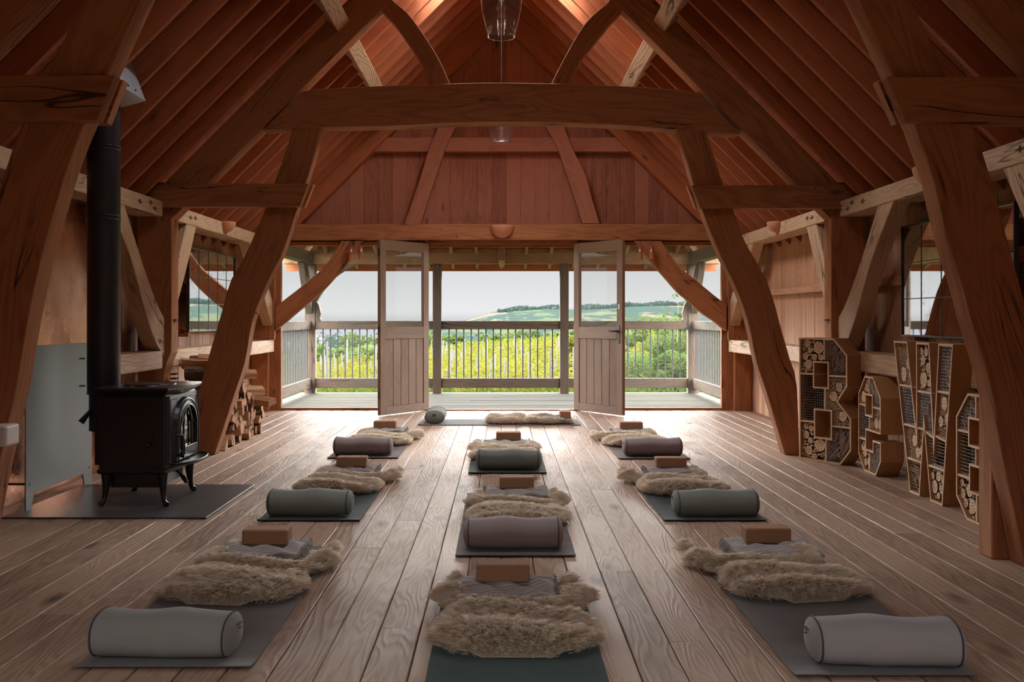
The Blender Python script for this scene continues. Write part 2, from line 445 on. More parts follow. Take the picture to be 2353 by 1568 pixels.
def side_wall(sx, name):
    mb = MB(); r = random.Random(5 if sx > 0 else 9); y = YB
    while y < YF + .1:
        w = r.choice((.12, .14, .155)); y1 = min(y + w, YF + .1)
        a, b = XW + r.uniform(0, .004), XW + .03
        P = [(y+.0015, 0), (y1-.0015, 0), (y1-.0015, 2.42), (y+.0015, 2.42)]
        t_ = r.random()
        if WY0 < (y+y1)/2 < WY1:
            for z0, z1 in ((0, WZ0), (WZ1, 2.42)): mb.prism([(y+.0015, z0), (y1-.0015, z0), (y1-.0015, z1), (y+.0015, z1)], sx*a, sx*b, 'x', g=(0,0,1), tint=t_)
        else: mb.prism(P, sx*a, sx*b, 'x', g=(0,0,1), tint=t_)
        y = y1
    o = mb.build(name, M['boards'], bevel=.003); tag(o, 'vertical larch boards between the posts', None, None, 'structure')
    mb = MB(); xa, xb = sorted((sx*(XW+.04), sx*(XW+.1)))
    for lo, hi in (((YB-.1, -.2), (WY0, 2.5)), ((WY1, -.2), (YF+.1, 2.5)), ((WY0, -.2), (WY1, WZ0)), ((WY0, WZ1), (WY1, 2.5))): mb.box((xa, lo[0], lo[1]), (xb, hi[0], hi[1]))
    o = mb.build(name, M['dark']); tag(o, 'outer skin of the side wall', None, None, 'structure')
WY0, WY1, WZ0, WZ1 = .2, 1.9, .93, 2.08
side_wall(-1, 'wall_left'); side_wall(1, 'wall_right')
for sx, nm in ((-1, 'window_3'), (1, 'window_4')):  # side windows added out of view to bring more daylight indoors
    mb = MB(); xa, xb = sorted((sx*3.2, sx*3.36))
    for y in (WY0, (2*WY0+WY1)/3, (WY0+2*WY1)/3, WY1): mb.box((xa, y-.03, WZ0), (xb, y+.03, WZ1))
    mb.box((xa, WY0, WZ0-.03), (xb, WY1, WZ0)); mb.box((xa, WY0, WZ1), (xb, WY1, WZ1+.03))
    o = mb.build(nm, M['frame'], bevel=.003); tag(o, 'unseen side window added in the bay nearest the viewer for light', kind='structure')
    mb = MB(); mb.box((sx*3.29-.003, WY0, WZ0), (sx*3.29+.003, WY1, WZ1)); mb.build('pane', M['window'], o)
# gable boards over the glazed opening
mb = MB(); r = random.Random(3); x = -3.3
while x < 3.3:
    x1 = min(x + .187, 3.3)
    za, zb = 5.5 - abs(x+.0015), 5.5 - abs(x1-.0015)
    y0 = 13.14 + r.uniform(0, .004)
    if x < 0 < x1: P = [(x+.0015, 2.2), (x1-.0015, 2.2), (x1-.0015, zb), (0, 5.5), (x+.0015, za)]
    else: P = [(x+.0015, 2.2), (x1-.0015, 2.2), (x1-.0015, zb), (x+.0015, za)]
    mb.prism(P, y0, 13.17, 'y', g=(0,0,1), tint=r.random()); x = x1
o = mb.build('wall_far', M['gable'], bevel=.003); tag(o, 'red-brown vertical boards filling the gable', None, None, 'structure')
mb = MB(); mb.prism([(-3.3, 2.2), (3.3, 2.2), (0, 5.5)], 13.18, 13.2, 'y')
o = mb.build('wall_far', M['dark']); tag(o, 'outer skin of the gable', None, None, 'structure')
# wall behind the viewer: boarded, with an opening added to let in fill light
mb = MB(); r = random.Random(4); x = -3.3
while x < 3.3:
    x1 = min(x + .16, 3.3)
    zt = 5.5 - max(abs(x), abs(x1)); t_ = r.random()
    if abs((x+x1)/2) > .8: mb.box((x+.001, YB-.03, 0), (x1-.001, YB, zt), g=(0,0,1), tint=t_)
    else: mb.box((x+.001, YB-.03, 0), (x1-.001, YB, 1.0), g=(0,0,1), tint=t_); mb.box((x+.001, YB-.03, 2.2), (x1-.001, YB, zt), g=(0,0,1), tint=t_)
    x = x1
o = mb.build('wall_back', M['boards']); tag(o, 'boarded end wall behind the viewer with an opening added to let in light', None, None, 'structure')
# roof boards on both slopes, with roof windows added out of view to light the room
ADDED_SKYLIGHTS = [(5.0, 5.75, .45, 1.2), (9.02, 10.9, .12, 1.2)]   # added roof windows: y from, y to, slope distance from the ridge, from / to
q = math.sqrt(.5)
for sx in (-1, 1):
    mb = MB(); r = random.Random(6+sx); od = MB()
    L = 3.6*math.sqrt(2); s = 0
    while s < L:
        s1 = min(s+.15, L)
        P = [(sx*s*q, 5.482-s*q), (sx*(s1-.002)*q, 5.482-(s1-.002)*q), (sx*((s1-.002)*q+.02), 5.502-(s1-.002)*q), (sx*(s*q+.02), 5.502-s*q)]
        P2 = [(sx*s*q, 5.53-s*q), (sx*s1*q, 5.53-s1*q), (sx*s1*q, 5.6-s1*q), (sx*s*q, 5.6-s*q)]
        t_ = r.random()
        segs = []; y_ = YB-.1
        for a_, b_, c_, d_ in ADDED_SKYLIGHTS:
            if c_-.01 < s < d_-.05: segs.append((y_, a_)); y_ = b_
        segs.append((y_, 13.3))
        for a_, b_ in segs: mb.prism(P, a_, b_, 'y', g=(0,1,0), tint=t_); od.prism(P2, a_, b_, 'y')
        s = s1
    o = mb.build('ceiling', M['roof']); tag(o, 'sloping roof boards above the rafters', None, None, 'structure')
    o = od.build('ceiling', M['dark']); tag(o, 'outer roof skin', None, None, 'structure')
    for k_, (a_, b_, c_, d_) in enumerate(ADDED_SKYLIGHTS):
        mb = MB(); mb.add([(sx*c_*q, a_, 5.56-c_*q), (sx*d_*q, a_, 5.56-d_*q), (sx*d_*q, b_, 5.56-d_*q), (sx*c_*q, b_, 5.56-c_*q)], [(0,1,2,3)])
        o = mb.build(f'window_{5+2*k_+(sx > 0)}', M['window']); tag(o, 'unseen roof window added high under the ridge for light', kind='structure')

SIDE = {-1: 'left', 1: 'right'}
# ------------------------------------------------------------------ common rafters
ys = [8.47 - .4*k for k in range(29)]
ys = [y for y in ys if y > YB+.1 and abs(y-4.87) > .14] + [9.27 + .4*k for k in range(10)]
ys.sort()
for sx in (-1, 1):
    for y in ys:
        if y < 2.6: continue
        mb = MB()
        P = [(0.0, 5.27), (sx*3.24, 5.27-3.24), (sx*3.24, 5.475-3.24), (0.0, 5.475)]
        P = [(sx*.001 if i in (0, 3) else p[0], p[1]) for i, p in enumerate(P)]
        mb.prism(P, y-.023, y+.023, 'y', g=(sx, 0, -1), tint=random.random())
        if y < 4.9: where = 'in front of the near cruck frame'
        elif y < 8.9: where = 'between the two cruck frames'
        else: where = 'between the far cruck frame and the gable'
        mb.build('roof_rafter', M['roof'], bevel=.002, label=f'slender reddish roof rafter on the {SIDE[sx]} slope {where}', cat='rafter', group=f'{SIDE[sx]} roof rafters {where}')
# ridge
mb = MB(); mb.box((-.04, YB, 5.1), (.04, 13.1, 5.36)); mb.build('ridge_beam', M['roof'], bevel=.004, label='long ridge beam along the apex of the roof', cat='beam')

# ------------------------------------------------------------------ cruck frames
def pix(pts, Y): return [Vector((W(a, b, Y)[0], Y, W(a, b, Y)[1])) for a, b in pts]
def pegs(parent, spots, Y, r=.011):
    for (a, b) in spots:
        x, z = W(a, b, Y)
        mb = MB(); mb.lathe([(0, 0), (r*.8, 0), (r, .006), (r, .03)], (0,0,0), 10, M=Matrix.Translation((x, Y-.012, z)) @ Matrix.Rotation(-PI/2, 4, 'X'))
        mb.build('peg', M['frame'], parent)
def member(name, label, cat, A, B, Y, t, mat='frame', n=26, bevel=.007, peg=None):
    mb = MB(); mb.strip(pix(A, Y), pix(B, Y), (0, t, 0), n=n)
    o = mb.build(name, M[mat], bevel=bevel, seg=2, label=label, cat=cat)
    if peg: pegs(o, peg, Y)
    return o
def mirror_px(P): return [(2*CX - a, b) for a, b in P]
YA, YBf = 4.84, 8.80
# far frame crucks
BLi = [(740,288),(738,296),(721,360),(703,421),(684,477),(650,579),(613,652),(580,738),(564,828),(544,890),(518,970),(493,1046)]
BLo = [(675,288),(673,298),(652,360),(630,421),(610,479),(564,585),(530,645),(511,711),(477,828),(455,905),(450,960),(448,1046)]
BRi = [(1554,288),(1556,297),(1575,360),(1594,425),(1612,480),(1650,576),(1696,672),(1721,748),(1738,832),(1757,888),(1776,950),(1804,1046)]
BRo = [(1618,288),(1621,303),(1641,360),(1662,425),(1684,479),(1710,552),(1757,635),(1779,695),(1795,755),(1816,828),(1831,884),(1837,1046)]
member('cruck_post', 'curved oak cruck post of the far frame beside the log pile', 'post', BLi, BLo, YBf, .15, peg=[(655,440),(672,447),(590,720)])
member('cruck_post', 'curved oak cruck post of the far frame next to the upright letter B', 'post', BRi, BRo, YBf, .15, peg=[(1745,650),(1640,445)])
# near frame crucks
ALi = [(420,-240),(382,-130),(352,-60),(323,0),(246,170),(195,282),(156,380),(120,500),(90,612),(63,740),(40,877),(-2,1065),(-30,1200),(-54,1305)]
ALo = [(290,-240),(258,-130),(222,-60),(189,0),(112,166),(54,277),(11,393),(-26,520),(-60,640),(-85,760),(-110,900),(-130,1065),(-138,1200),(-140,1305)]
ARi = [(1858,-240),(1900,-130),(1940,-60),(1973,0),(2055,177),(2099,280),(2148,421),(2170,526),(2217,678),(2235,750),(2277,888),(2301,1036),(2333,1184),(2355,1305)]
ARo = [(1990,-240),(2034,-130),(2066,-60),(2096,0),(2174,175),(2233,282),(2281,421),(2307,520),(2351,680),(2370,760),(2400,888),(2425,1036),(2436,1184),(2440,1305)]
member('cruck_post', 'big dark curved near cruck post on the left, beside the stove pipe', 'post', ALi, ALo, YA, .15)
member('cruck_post', 'big dark curved near cruck post on the right, crossing the wall mirror', 'post', ARi, ARo, YA, .15)
mb = MB(); mb.box((2.45, 5.0, 0), (2.72, 5.14, 1.0), g=(0,0,1)); mb.build('cruck_foot_block', M['frame'], bevel=.006, label='upright timber block behind the foot of the near right cruck post', cat='block')
# collar planks: a pair on each side of each frame
def collar(side, Y, th, end_top, end_bot, ytop, ybot, which, label):
    x1, z1 = W(*end_top, Y); x0, z0 = W(*end_bot, Y)
    zt, zb = W(0, ytop, Y)[1], W(0, ybot, Y)[1]
    mb = MB(); mb.prism([(side*3.2, zb), (side*3.2, zt), (x1, zt), (x0, zb)], Y, Y+th, 'y', g=(1,0,0), tint=random.random())
    o = mb.build('collar_plank', M['frame'], bevel=.005, seg=2, label=label, cat='beam'); return o
o = collar(-1, 4.76, .078, (264,172), (222,277), 172, 277, 0, 'dark horizontal collar plank at upper left clasping the front of the near cruck')
o = collar(-1, 4.992, .07, (284,190), (245,288), 183, 284, 0, 'rear collar plank behind the near left cruck, thin pale edge showing')
o = collar(1, 4.76, .078, (2038,178), (2080,279), 176, 278, 0, 'knotty horizontal collar plank at upper right clasping the front of the near cruck')
o = collar(1, 4.992, .07, (2016,192), (2060,288), 185, 286, 0, 'rear collar plank behind the near right cruck, thin pale edge showing')
o = collar(-1, 8.72, .078, (709,422), (689,475), 422, 475, 0, 'reddish horizontal collar plank on the front of the far left cruck'); pegs(o, [(402,430),(435,430),(512,446),(664,438)], 8.72)
o = collar(-1, 8.952, .07, (721,427), (700,478), 424, 477, 0, 'rear collar plank behind the far left cruck')
o = collar(1, 8.72, .078, (1589,427), (1609,480), 426, 478, 0, 'reddish horizontal collar plank on the front of the far right cruck'); pegs(o, [(1620,436),(1795,430),(1871,430),(1895,431),(1660,462)], 8.72)
o = collar(1, 8.952, .07, (1579,430), (1599,481), 428, 480, 0, 'rear collar plank behind the far right cruck')
# principal rafters
for sx in (-1, 1):
    for Y, t, nm in ((YA, .15, 'near'), (YBf+.01, .18, 'far'), ):
        mb = MB(); mb.prism([(sx*.001, 4.98), (sx*3.05, 4.98-3.05), (sx*3.05, 5.36-3.05), (sx*.001, 5.36)], Y, Y+t, 'y', g=(sx,0,-1), tint=random.random())
        o = mb.build('principal_rafter', M['frame'], bevel=.007, seg=2, label=f'deep sloping principal rafter of the {nm} frame on the {SIDE[sx]}', cat='rafter')
        if Y > 8: pegs(o, [((2*CX-p[0]) if sx > 0 else p[0], p[1]) for p in [(645,232),(660,214),(680,196),(618,258),(502,382)]], Y)
    mb = MB(); mb.prism([(sx*.001, 5.03), (sx*3.0, 5.03-3.0), (sx*3.0, 5.36-3.0), (sx*.001, 5.36)], 12.95, 13.12, 'y', g=(sx,0,-1), tint=.4)
    mb.build('gable_rafter', M['roof'], bevel=.006, seg=2, label=f'sloping rafter framing the {SIDE[sx]} half of the boarded gable', cat='rafter')
    # purlins, one length per bay
    for (y0, y1, nm) in ((YB, YA, 'nearest bay'), (YA+.15, YBf+.01, 'middle bay'), (YBf+.19, 12.95, 'far bay')):
        P = [(-1.435, 3.724), (-1.335, 3.822), (-1.475, 3.962), (-1.575, 3.864)]
        mb = MB(); mb.prism([(sx*-p[0] if sx > 0 else p[0], p[1]) for p in P], y0, y1, 'y', g=(0,1,0), tint=.3)
        mb.build('purlin', M['oakpale'], bevel=.006, seg=2, label=f'short square purlin under the {SIDE[sx]} roof slope in the {nm}', cat='beam')
# arched tie beams
At = [(692,212),(700,208),(760,203),(840,199),(920,196),(991,194),(1070,191),(1148,190),(1230,191),(1310,193),(1390,196),(1470,200),(1540,205),(1604,211),(1610,213)]
Ab = [(603,299),(640,297),(673,296),(736,293),(820,291),(902,289),(1023,283),(1085,281),(1148,280),(1225,280),(1306,282),(1380,285),(1447,289),(1556,298),(1640,304),(1702,308)]
arch = member('arched_tie_beam', 'massive dark arched oak tie beam spanning the far frame', 'beam', At, Ab, YBf-.012, .21, n=40, peg=[(690,285),(697,279),(722,278),(1590,284),(1560,288)])
mb = MB()
k = YA/YBf
def toA(P): return [((a-CX)*1.0, (b-CY)*1.0) for a, b in P]
A3 = [Vector((p.x, YA, p.z)) for p in pix(At, YBf)]; B3 = [Vector((p.x, YA, p.z)) for p in pix(Ab, YBf)]
mb.strip(A3, B3, (0, .15, 0), n=30)
mb.build('arched_tie_beam', M['frame'], bevel=.007, label='arched oak tie beam of the near frame above the viewer', cat='beam')
# struts above the arch
Bo = [(860,-8),(878,24),(912,62),(942,105),(960,133),(975,161),(984,192),(988,205)]
Bi = [(895,-22),(902,0),(934,27),(958,57),(987,100),(1011,141),(1033,190),(1037,205)]
member('curved_strut', 'curved dark strut rising from the arched beam to the left rafter', 'brace', Bo, Bi, YBf+.02, .13)
Bo = [(1442,-8),(1427,28),(1402,55),(1378,85),(1352,117),(1330,149),(1312,193),(1308,205)]
Bi = [(1407,-22),(1400,2),(1372,26),(1346,52),(1320,92),(1297,133),(1267,192),(1262,205)]
member('curved_strut', 'curved dark strut rising from the arched beam to the right rafter', 'brace', Bo, Bi, YBf+.02, .13)
# wall posts, plates, rails and braces
def yz(P, x): return [Vector((x, a, b)) for a, b in P]
for sx in (-1, 1):
    S = SIDE[sx]
    for Y, nm in ((YA, 'near'), (YBf, 'far')):
        A = [(sx*2.97, 0), (sx*2.97, .62), (sx*2.965, .72), (sx*2.94, .82), (sx*2.905, .90), (sx*2.90, 1.1), (sx*2.90, 2.4)]
        P = A + [(sx*3.2, 2.4), (sx*3.2, 0)]
        mb = MB(); mb.prism(P, Y, Y+.19, 'y', g=(0,0,1), tint=.4)
        o = mb.build('wall_post', M['frame'], bevel=.006, seg=2, label=f'stout jowled wall post of the {nm} frame against the {S} wall', cat='post')
        if nm == 'far':
            for z in (1.18, .70, .66):
                pm = MB(); pm.box((sx*2.88, Y+.05, z), (sx*2.93, Y+.14, z+.016)); pm.build('peg', M['bark'], o)
    for (y0, y1, nm) in ((YB, YA-.1, 'nearest bay'), (YA+.15, 8.72, 'middle bay'), (YBf+.15, 13.0, 'far bay')):
        mb = MB(); mb.box((min(sx*2.95, sx*3.2), y0, 2.09), (max(sx*2.95, sx*3.2), y1, 2.225), g=(0,1,0))
        o = mb.build('wall_plate', M['oakpale'], bevel=.007, seg=2, label=f'pale horizontal wall plate at the eaves of the {S} wall, {nm}', cat='beam')
        for yy, dz in ((y0+.55, 0), (y0+.7, .01), (y1-.55, .0), (y1-.2, -.02), (y1-.3, .02)):
            if yy > 5: 
                pm = MB(); pm.box((sx*2.946, yy-.05, 2.155+dz), (sx*2.96, yy+.05, 2.163+dz)); pm.box((sx*2.946, yy-.012, 2.14+dz), (sx*2.96, yy+.012, 2.178+dz)); pm.build('peg', M['bark'], o)
        mb = MB(); mb.box((min(sx*2.95, sx*3.2), y0+.05, .765), (max(sx*2.95, sx*3.2), y1, .92), g=(0,1,0))
        mb.build('wall_rail', M['oakpale'], bevel=.01, seg=2, label=f'thick pale waist-height rail along the {S} wall, {nm}', cat='beam')
        if not (sx < 0 and y0 < 8):
            mb = MB(); mb.box((min(sx*3.19, sx*3.25), y0+.05, 1.47), (max(sx*3.19, sx*3.25), y1, 1.545), g=(0,1,0))
            mb.build('wall_batten', M['boards'], bevel=.003, label=f'slim chest-height batten on the {S} boarding, {nm}', cat='batten')
    BR = [('from the plate down to the far post, middle bay', [(7.86,2.1),(8.28,1.64),(8.62,1.32),(8.82,1.2)], [(7.54,2.1),(8.02,1.66),(8.36,1.22),(8.6,.98),(8.82,.86)]),
          ('from the far post up to the plate, far bay', [(8.97,1.48),(9.25,1.85),(9.42,2.1)], [(8.97,1.12),(9.4,1.65),(9.72,2.1)]),
          ('from the plate down to the gable post, far bay', [(11.75,2.1),(12.25,1.68),(12.95,1.1)], [(12.0,2.1),(12.45,1.82),(12.95,1.42)]),
          ('from the near post up to the plate, middle bay', [(4.98,1.25),(5.35,1.72),(5.62,2.1)], [(4.98,.95),(5.5,1.55),(5.92,2.1)])]
    for nm, E1, E2 in BR:
        mb = MB(); mb.strip(yz(E1, sx*2.96), yz(E2, sx*2.96), (sx*.13, 0, 0), n=16)
        mb.build('wall_brace', M['oakpale'], bevel=.006, seg=2, label=f'sloping brace in the {S} wall {nm}', cat='brace')
# ------------------------------------------------------------------ gable end framing
def bx(name, lo, hi, mat, label=None, cat=None, g=None, bevel=.006, parent=None, kind=None, group=None, tint=.5):
    mb = MB(); mb.box(lo, hi, g=g, tint=tint); return mb.build(name, M[mat], parent, bevel=bevel, seg=2, label=label, cat=cat, kind=kind, group=group)
o = bx('gable_tie_beam', (-3.2, 12.93, 2.216), (3.2, 13.13, 2.42), 'frame', 'long reddish tie beam across the end wall above the glazed doors', 'beam')
pegs(o, [(785,541),(868,539),(1012,526),(1050,541),(1322,528),(1467,536),(1050,545),(943,545),(951,545),(1345,545)], 12.93)
bx('gable_rail', (-1.75, 13.02, 3.37), (1.75, 13.13, 3.555), 'gable', 'horizontal pinkish rail across the boarded gable', 'beam', g=(1,0,0))
bx('gable_rail', (-1.2, 13.0, 3.86), (1.2, 13.13, 4.08), 'gable', 'upper gable rail hidden behind the arched tie beam', 'beam', g=(1,0,0))
A = [(928,516),(950,455),(968,400),(985,345),(1011,283),(1040,210)]; B = [(966,516),(985,455),(1004,400),(1022,345),(1049,283),(1073,210)]
member('gable_strut', 'leaning strut on the left of the boarded gable', 'brace', A, B, 12.96, .14, mat='gable')
A = [(1338,514),(1320,455),(1301,400),(1283,345),(1251,283),(1225,210)]; B = [(1378,514),(1360,455),(1345,400),(1318,345),(1293,283),(1262,210)]
member('gable_strut', 'leaning strut on the right of the boarded gable', 'brace', A, B, 12.96, .14, mat='gable')
for sx in (-1, 1):
    S = SIDE[sx]
    o = bx('gable_post', (min(sx*3.02, sx*3.24), 12.95, 0), (max(sx*3.02, sx*3.24), 13.1, 2.216), 'frame', f'{S} jowled corner post where the side wall meets the glazed wall', 'post', g=(0,0,1))
    P = [(sx*2.935, .98), (sx*2.935, 2.216), (sx*3.0195, 2.216), (sx*3.0195, .80), (sx*3.0, .83), (sx*2.96, .885), (sx*2.94, .925)]
    mb = MB(); mb.prism(P, 12.945, 13.06, 'y', g=(0,0,1)); mb.build('jowl', M['frame'], o, bevel=.006, seg=2)
U = [(632,706),(660,684),(696,656),(722,634),(743,615),(766,585),(785,553)]; Lw = [(632,760),(655,742),(680,720),(712,694),(743,666),(772,634),(798,605),(833,553)]
member('curved_brace', 'curved reddish brace from the left jowled post up to the tie beam', 'brace', U, Lw, 12.95, .12, peg=[(792,604),(705,674),(760,618)])
U = [(1670,700),(1645,682),(1622,663),(1595,640),(1564,615),(1542,588),(1519,553)]; Lw = [(1670,762),(1640,738),(1609,717),(1585,694),(1558,672),(1530,640),(1501,607),(1458,553)]
member('curved_brace', 'curved reddish brace from the right jowled post up to the tie beam', 'brace', U, Lw, 12.95, .12, peg=[(1512,600),(1594,663)])
# glazing frames: window_1 (left), window_2 (right), door frame
for sx, nm in ((-1, 'window_1'), (1, 'window_2')):
    a, b = 1.0, 2.875
    x0, x1 = (sx*b, sx*a) if sx < 0 else (sx*a, sx*b)
    w_ = thing(nm, f'tall fixed pane {SIDE[sx]} of the doors looking onto the veranda', 'window', ((x0+x1)/2, 13.1, 0)); w_['kind'] = 'structure'; del w_['category']
    h = (x1-x0)/2
    mb = MB()
    for lo, hi in (((-h-(.15 if sx < 0 else .03), -.04, 0), (-h, .04, 2.2)), ((h, -.04, 0), (h+(.15 if sx > 0 else .03), .04, 2.2)), ((-h, -.04, 0), (h, .04, .03)), ((-h, -.04, 2.15), (h, .04, 2.2))): mb.box(lo, hi)
    mb.build('window_frame', M['frame'], w_, bevel=.003)
    mb = MB(); mb.box((-h, -.004, .03), (h, .004, 2.15)); mb.build('pane', M['window' if sx < 0 else 'dusty'], w_)
mb = MB(); mb.box((-1.0, 13.04, 2.165), (1.0, 13.16, 2.216)); mb.box((-1.0, 13.0, -.01), (1.0, 13.16, .012)); mb.box((-.95, 13.1, 2.13), (.95, 13.14, 2.165))
o = mb.build('trim_2', M['frame'], bevel=.003); tag(o, 'door lintel and threshold', kind='structure')

def half_door(sx, nm):
    """half glazed door; local x runs from the hinge to the free edge, y is thickness"""
    Wd, Hd, T = .955, 2.155, .045
    d = thing(nm, 'half-glazed oak door swung into the room, ' + ('left leaf beside the rolled bolster' if sx < 0 else 'right leaf with a black lever handle'), 'door', (sx*.96, 13.02, .012))
    d['kind'] = 'structure'; del d['category']
    ang = math.atan2(-.80, sx*.541); d.rotation_euler = (0, 0, ang)
    mb = MB()
    mb.box((0, -T/2, 0), (.105, T/2, Hd), tint=.3); mb.box((Wd-.105, -T/2, 0), (Wd, T/2, Hd), tint=.4); mb.box((.105, -T/2, Hd-.13), (Wd-.105, T/2, Hd), tint=.2)
    mb.box((.105, -T/2, .93), (Wd-.105, T/2, 1.08), tint=.6); mb.box((.105, -T/2, 0), (Wd-.105, T/2, .10), tint=.5)
    mb.build('door_frame', M['door'], d, bevel=.004, seg=2)
    mb = MB(); n = 5; w = (Wd-.21)/n
    for k in range(n): mb.box((.105+k*w+.002, -.014, .10), (.105+(k+1)*w-.002, .014, .93), g=(0,0,1), tint=random.random())
    mb.build('board_panel', M['door'], d, bevel=.004)
    mb = MB(); mb.box((.105, -.004, 1.08), (Wd-.105, .004, Hd-.13)); mb.build('glass_pane', M['window'], d)
    for z in (.25, 1.05, 1.9):
        mb = MB(); mb.tube([(-.012, 0, z-.045), (-.012, 0, z+.045)], .011); mb.build('hinge', M['black'], d)
    if sx > 0:
        for s in (-1, 1):
            mb = MB(); mb.box((Wd-.085, s*(T/2+.003)-.003, .88), (Wd-.045, s*(T/2+.003)+.003, 1.10)); mb.build('handle_plate', M['black'], d, bevel=.002)
            mb = MB(); mb.tube([(Wd-.065, s*(T/2), 1.03), (Wd-.065, s*(T/2+.05), 1.03), (Wd-.10, s*(T/2+.055), 1.03), (Wd-.16, s*(T/2+.055), 1.026), (Wd-.19, s*(T/2+.05), 1.035)], [.012,.01,.010,.009,.011]); mb.build('lever_handle', M['black'], d)
        mb = MB(); mb.box((Wd-.07, -T/2-.003, 1.30), (Wd-.055, -T/2, 1.36)); mb.build('keyhole_cover', M['galv'], d)
    else:
        for z in (.2, 1.0, 1.95):
            mb = MB(); mb.box((Wd, -.012, z), (Wd+.004, .012, z+.09)); mb.build('bolt_plate', M['black'], d)
half_door(-1, 'door_1'); half_door(1, 'door_2')

# ------------------------------------------------------------------ lamps
def bowl(loc, rz, r, label):
    t = thing('wall_uplighter', label, 'lamp', loc, rz, None)
    prof = [(0.001, -r*1.0)] + [(r*math.sin(a), -r*1.0*math.cos(a)) for a in [PI/2*k/10 for k in range(1, 10)]] + [(r, 0), (r*.98, .006), (r*.92, .004)] + [(r*.92*math.sin(a), -r*.92*math.cos(a)) for a in [PI/2*k/8 for k in range(8, 0, -1)]]
    mb = MB(); mb.lathe(prof, (0,0,0), 24, a0=PI, a1=2*PI); mb.build('bowl', M['terracotta'], t)
    mb = MB(); mb.box((-r*.5, -.01, -r*.6), (r*.5, .0, -.02)); mb.build('back_plate', M['terracotta'], t)
    return t
bowl((-2.945, 10.68, 2.225), PI/2, .11, 'terracotta half-bowl uplighter on the left wall plate above the mirror')
bowl((2.945, 10.68, 2.225), -PI/2, .11, 'terracotta half-bowl uplighter on the right wall plate in the far bay')
bowl((2.945, 6.85, 2.235), -PI/2, .125, 'terracotta half-bowl uplighter on the right wall plate beside the near cruck')
bowl((-2.945, 6.2, 2.235), PI/2, .125, 'terracotta half-bowl uplighter on the left wall plate behind the near cruck')
bowl((.01, 12.925, 2.39), 0, .152, 'copper-toned half-bowl uplighter in the middle of the end tie beam')
def pendant(y, label):
    t = thing('pendant_lamp', label, 'lamp', (0, y, 3.13))
    prof = [(.095,0),(.105,.05),(.122,.12),(.137,.2),(.145,.28),(.143,.34),(.125,.39),(.08,.43),(.03,.445)]
    mb = MB(); mb.lathe(prof, n=40); o = mb.build('glass_shade', M['lampglass'], t)
    so = o.modifiers.new('thick', 'SOLIDIFY'); so.thickness = .0035
    mb = MB(); mb.lathe([(.0951,-.0015),(.0975,0),(.0951,.003),(.092,0),(.0951,-.0015)], n=40); mb.build('shade_rim', M['lampglass'], t)
    mb = MB(); mb.lathe([(.001,.14),(.02,.145),(.031,.17),(.03,.2),(.018,.235),(.014,.25)], n=20); b = mb.build('bulb', M['lampglass'], t)
    mb = MB(); mb.tube([(0,0,.24),(.006,0,.2),(-.006,0,.17),(.008,0,.165),(-.004,0,.2),(0,0,.24)], .0012, 5); mb.build('filament', M['copperlamp'], b)
    mb = MB(); mb.tube([(0,0,.25),(0,0,.33)], .018, 14); mb.tube([(0,0,.33),(0,0,.45)], .03, 14); mb.build('socket', M['galv'], t)
    mb = MB(); mb.tube([(0,0,.45),(0,0,1.97)], .004, 6); mb.build('cord', M['black'], t)
    return t
pendant(6.85, 'large clear glass pendant hanging at the top of the picture with a filament bulb')
pendant(11.0, 'farther clear glass pendant seen below the arched tie beam')
for (px, py0, py1, s) in ((806, 567, 597, 'outer of the two on the left'), (829, 566, 596, 'inner of the two on the left'), (1471.5, 567, 597, 'inner of the two on the right'), (1497.5, 566, 597, 'outer of the two on the right')):
    Y = 12.86; x, z1 = W(px, py0, Y); z0 = W(px, py1, Y)[1]
    t = thing('hanging_tube_lamp', f'small terracotta tube hooked under the end beam, {s}', 'lamp', (x, Y, z0))
    h = z1-z0; r = .031
    mb = MB(); mb.lathe([(r*.9, 0), (r, 0), (r, h), (.001, h)], n=22); mb.build('tube_shade', M['copperlamp'], t)
    mb = MB(); mb.tube([(0,0,h),(0,0,h+.06),(0,.03,h+.10),(0,.07,h+.10)], .003, 6); mb.build('hook', M['black'], t)
x, z = W(1149, 233, YBf); t = thing('rosette_hook', 'small pale metal rosette fixed to the middle of the arched beam', 'hook', (x, YBf, z))
mb = MB()
for k in range(5):
    a = PI/2+2*PI*k/5; mb.lathe([(.001,-.006),(.013,-.003),(.014,.004)], n=10, M=Matrix.Translation((.018*math.cos(a), -.008, .018*math.sin(a))) @ Matrix.Rotation(PI/2, 4, 'X'))
mb.build('rosette', M['white'], t)
mb = MB(); mb.tube([(0,-.01,0),(0,-.03,-.005),(0,-.035,-.03)], .006); mb.build('hook_pin', M['galv'], t)
# switch box near the left cruck
bx('switch_box', (-2.46, 4.70, .60), (-2.325, 4.835, .70), 'white', 'small white rounded switch box on the foot of the near left cruck', 'switch', bevel=.012)

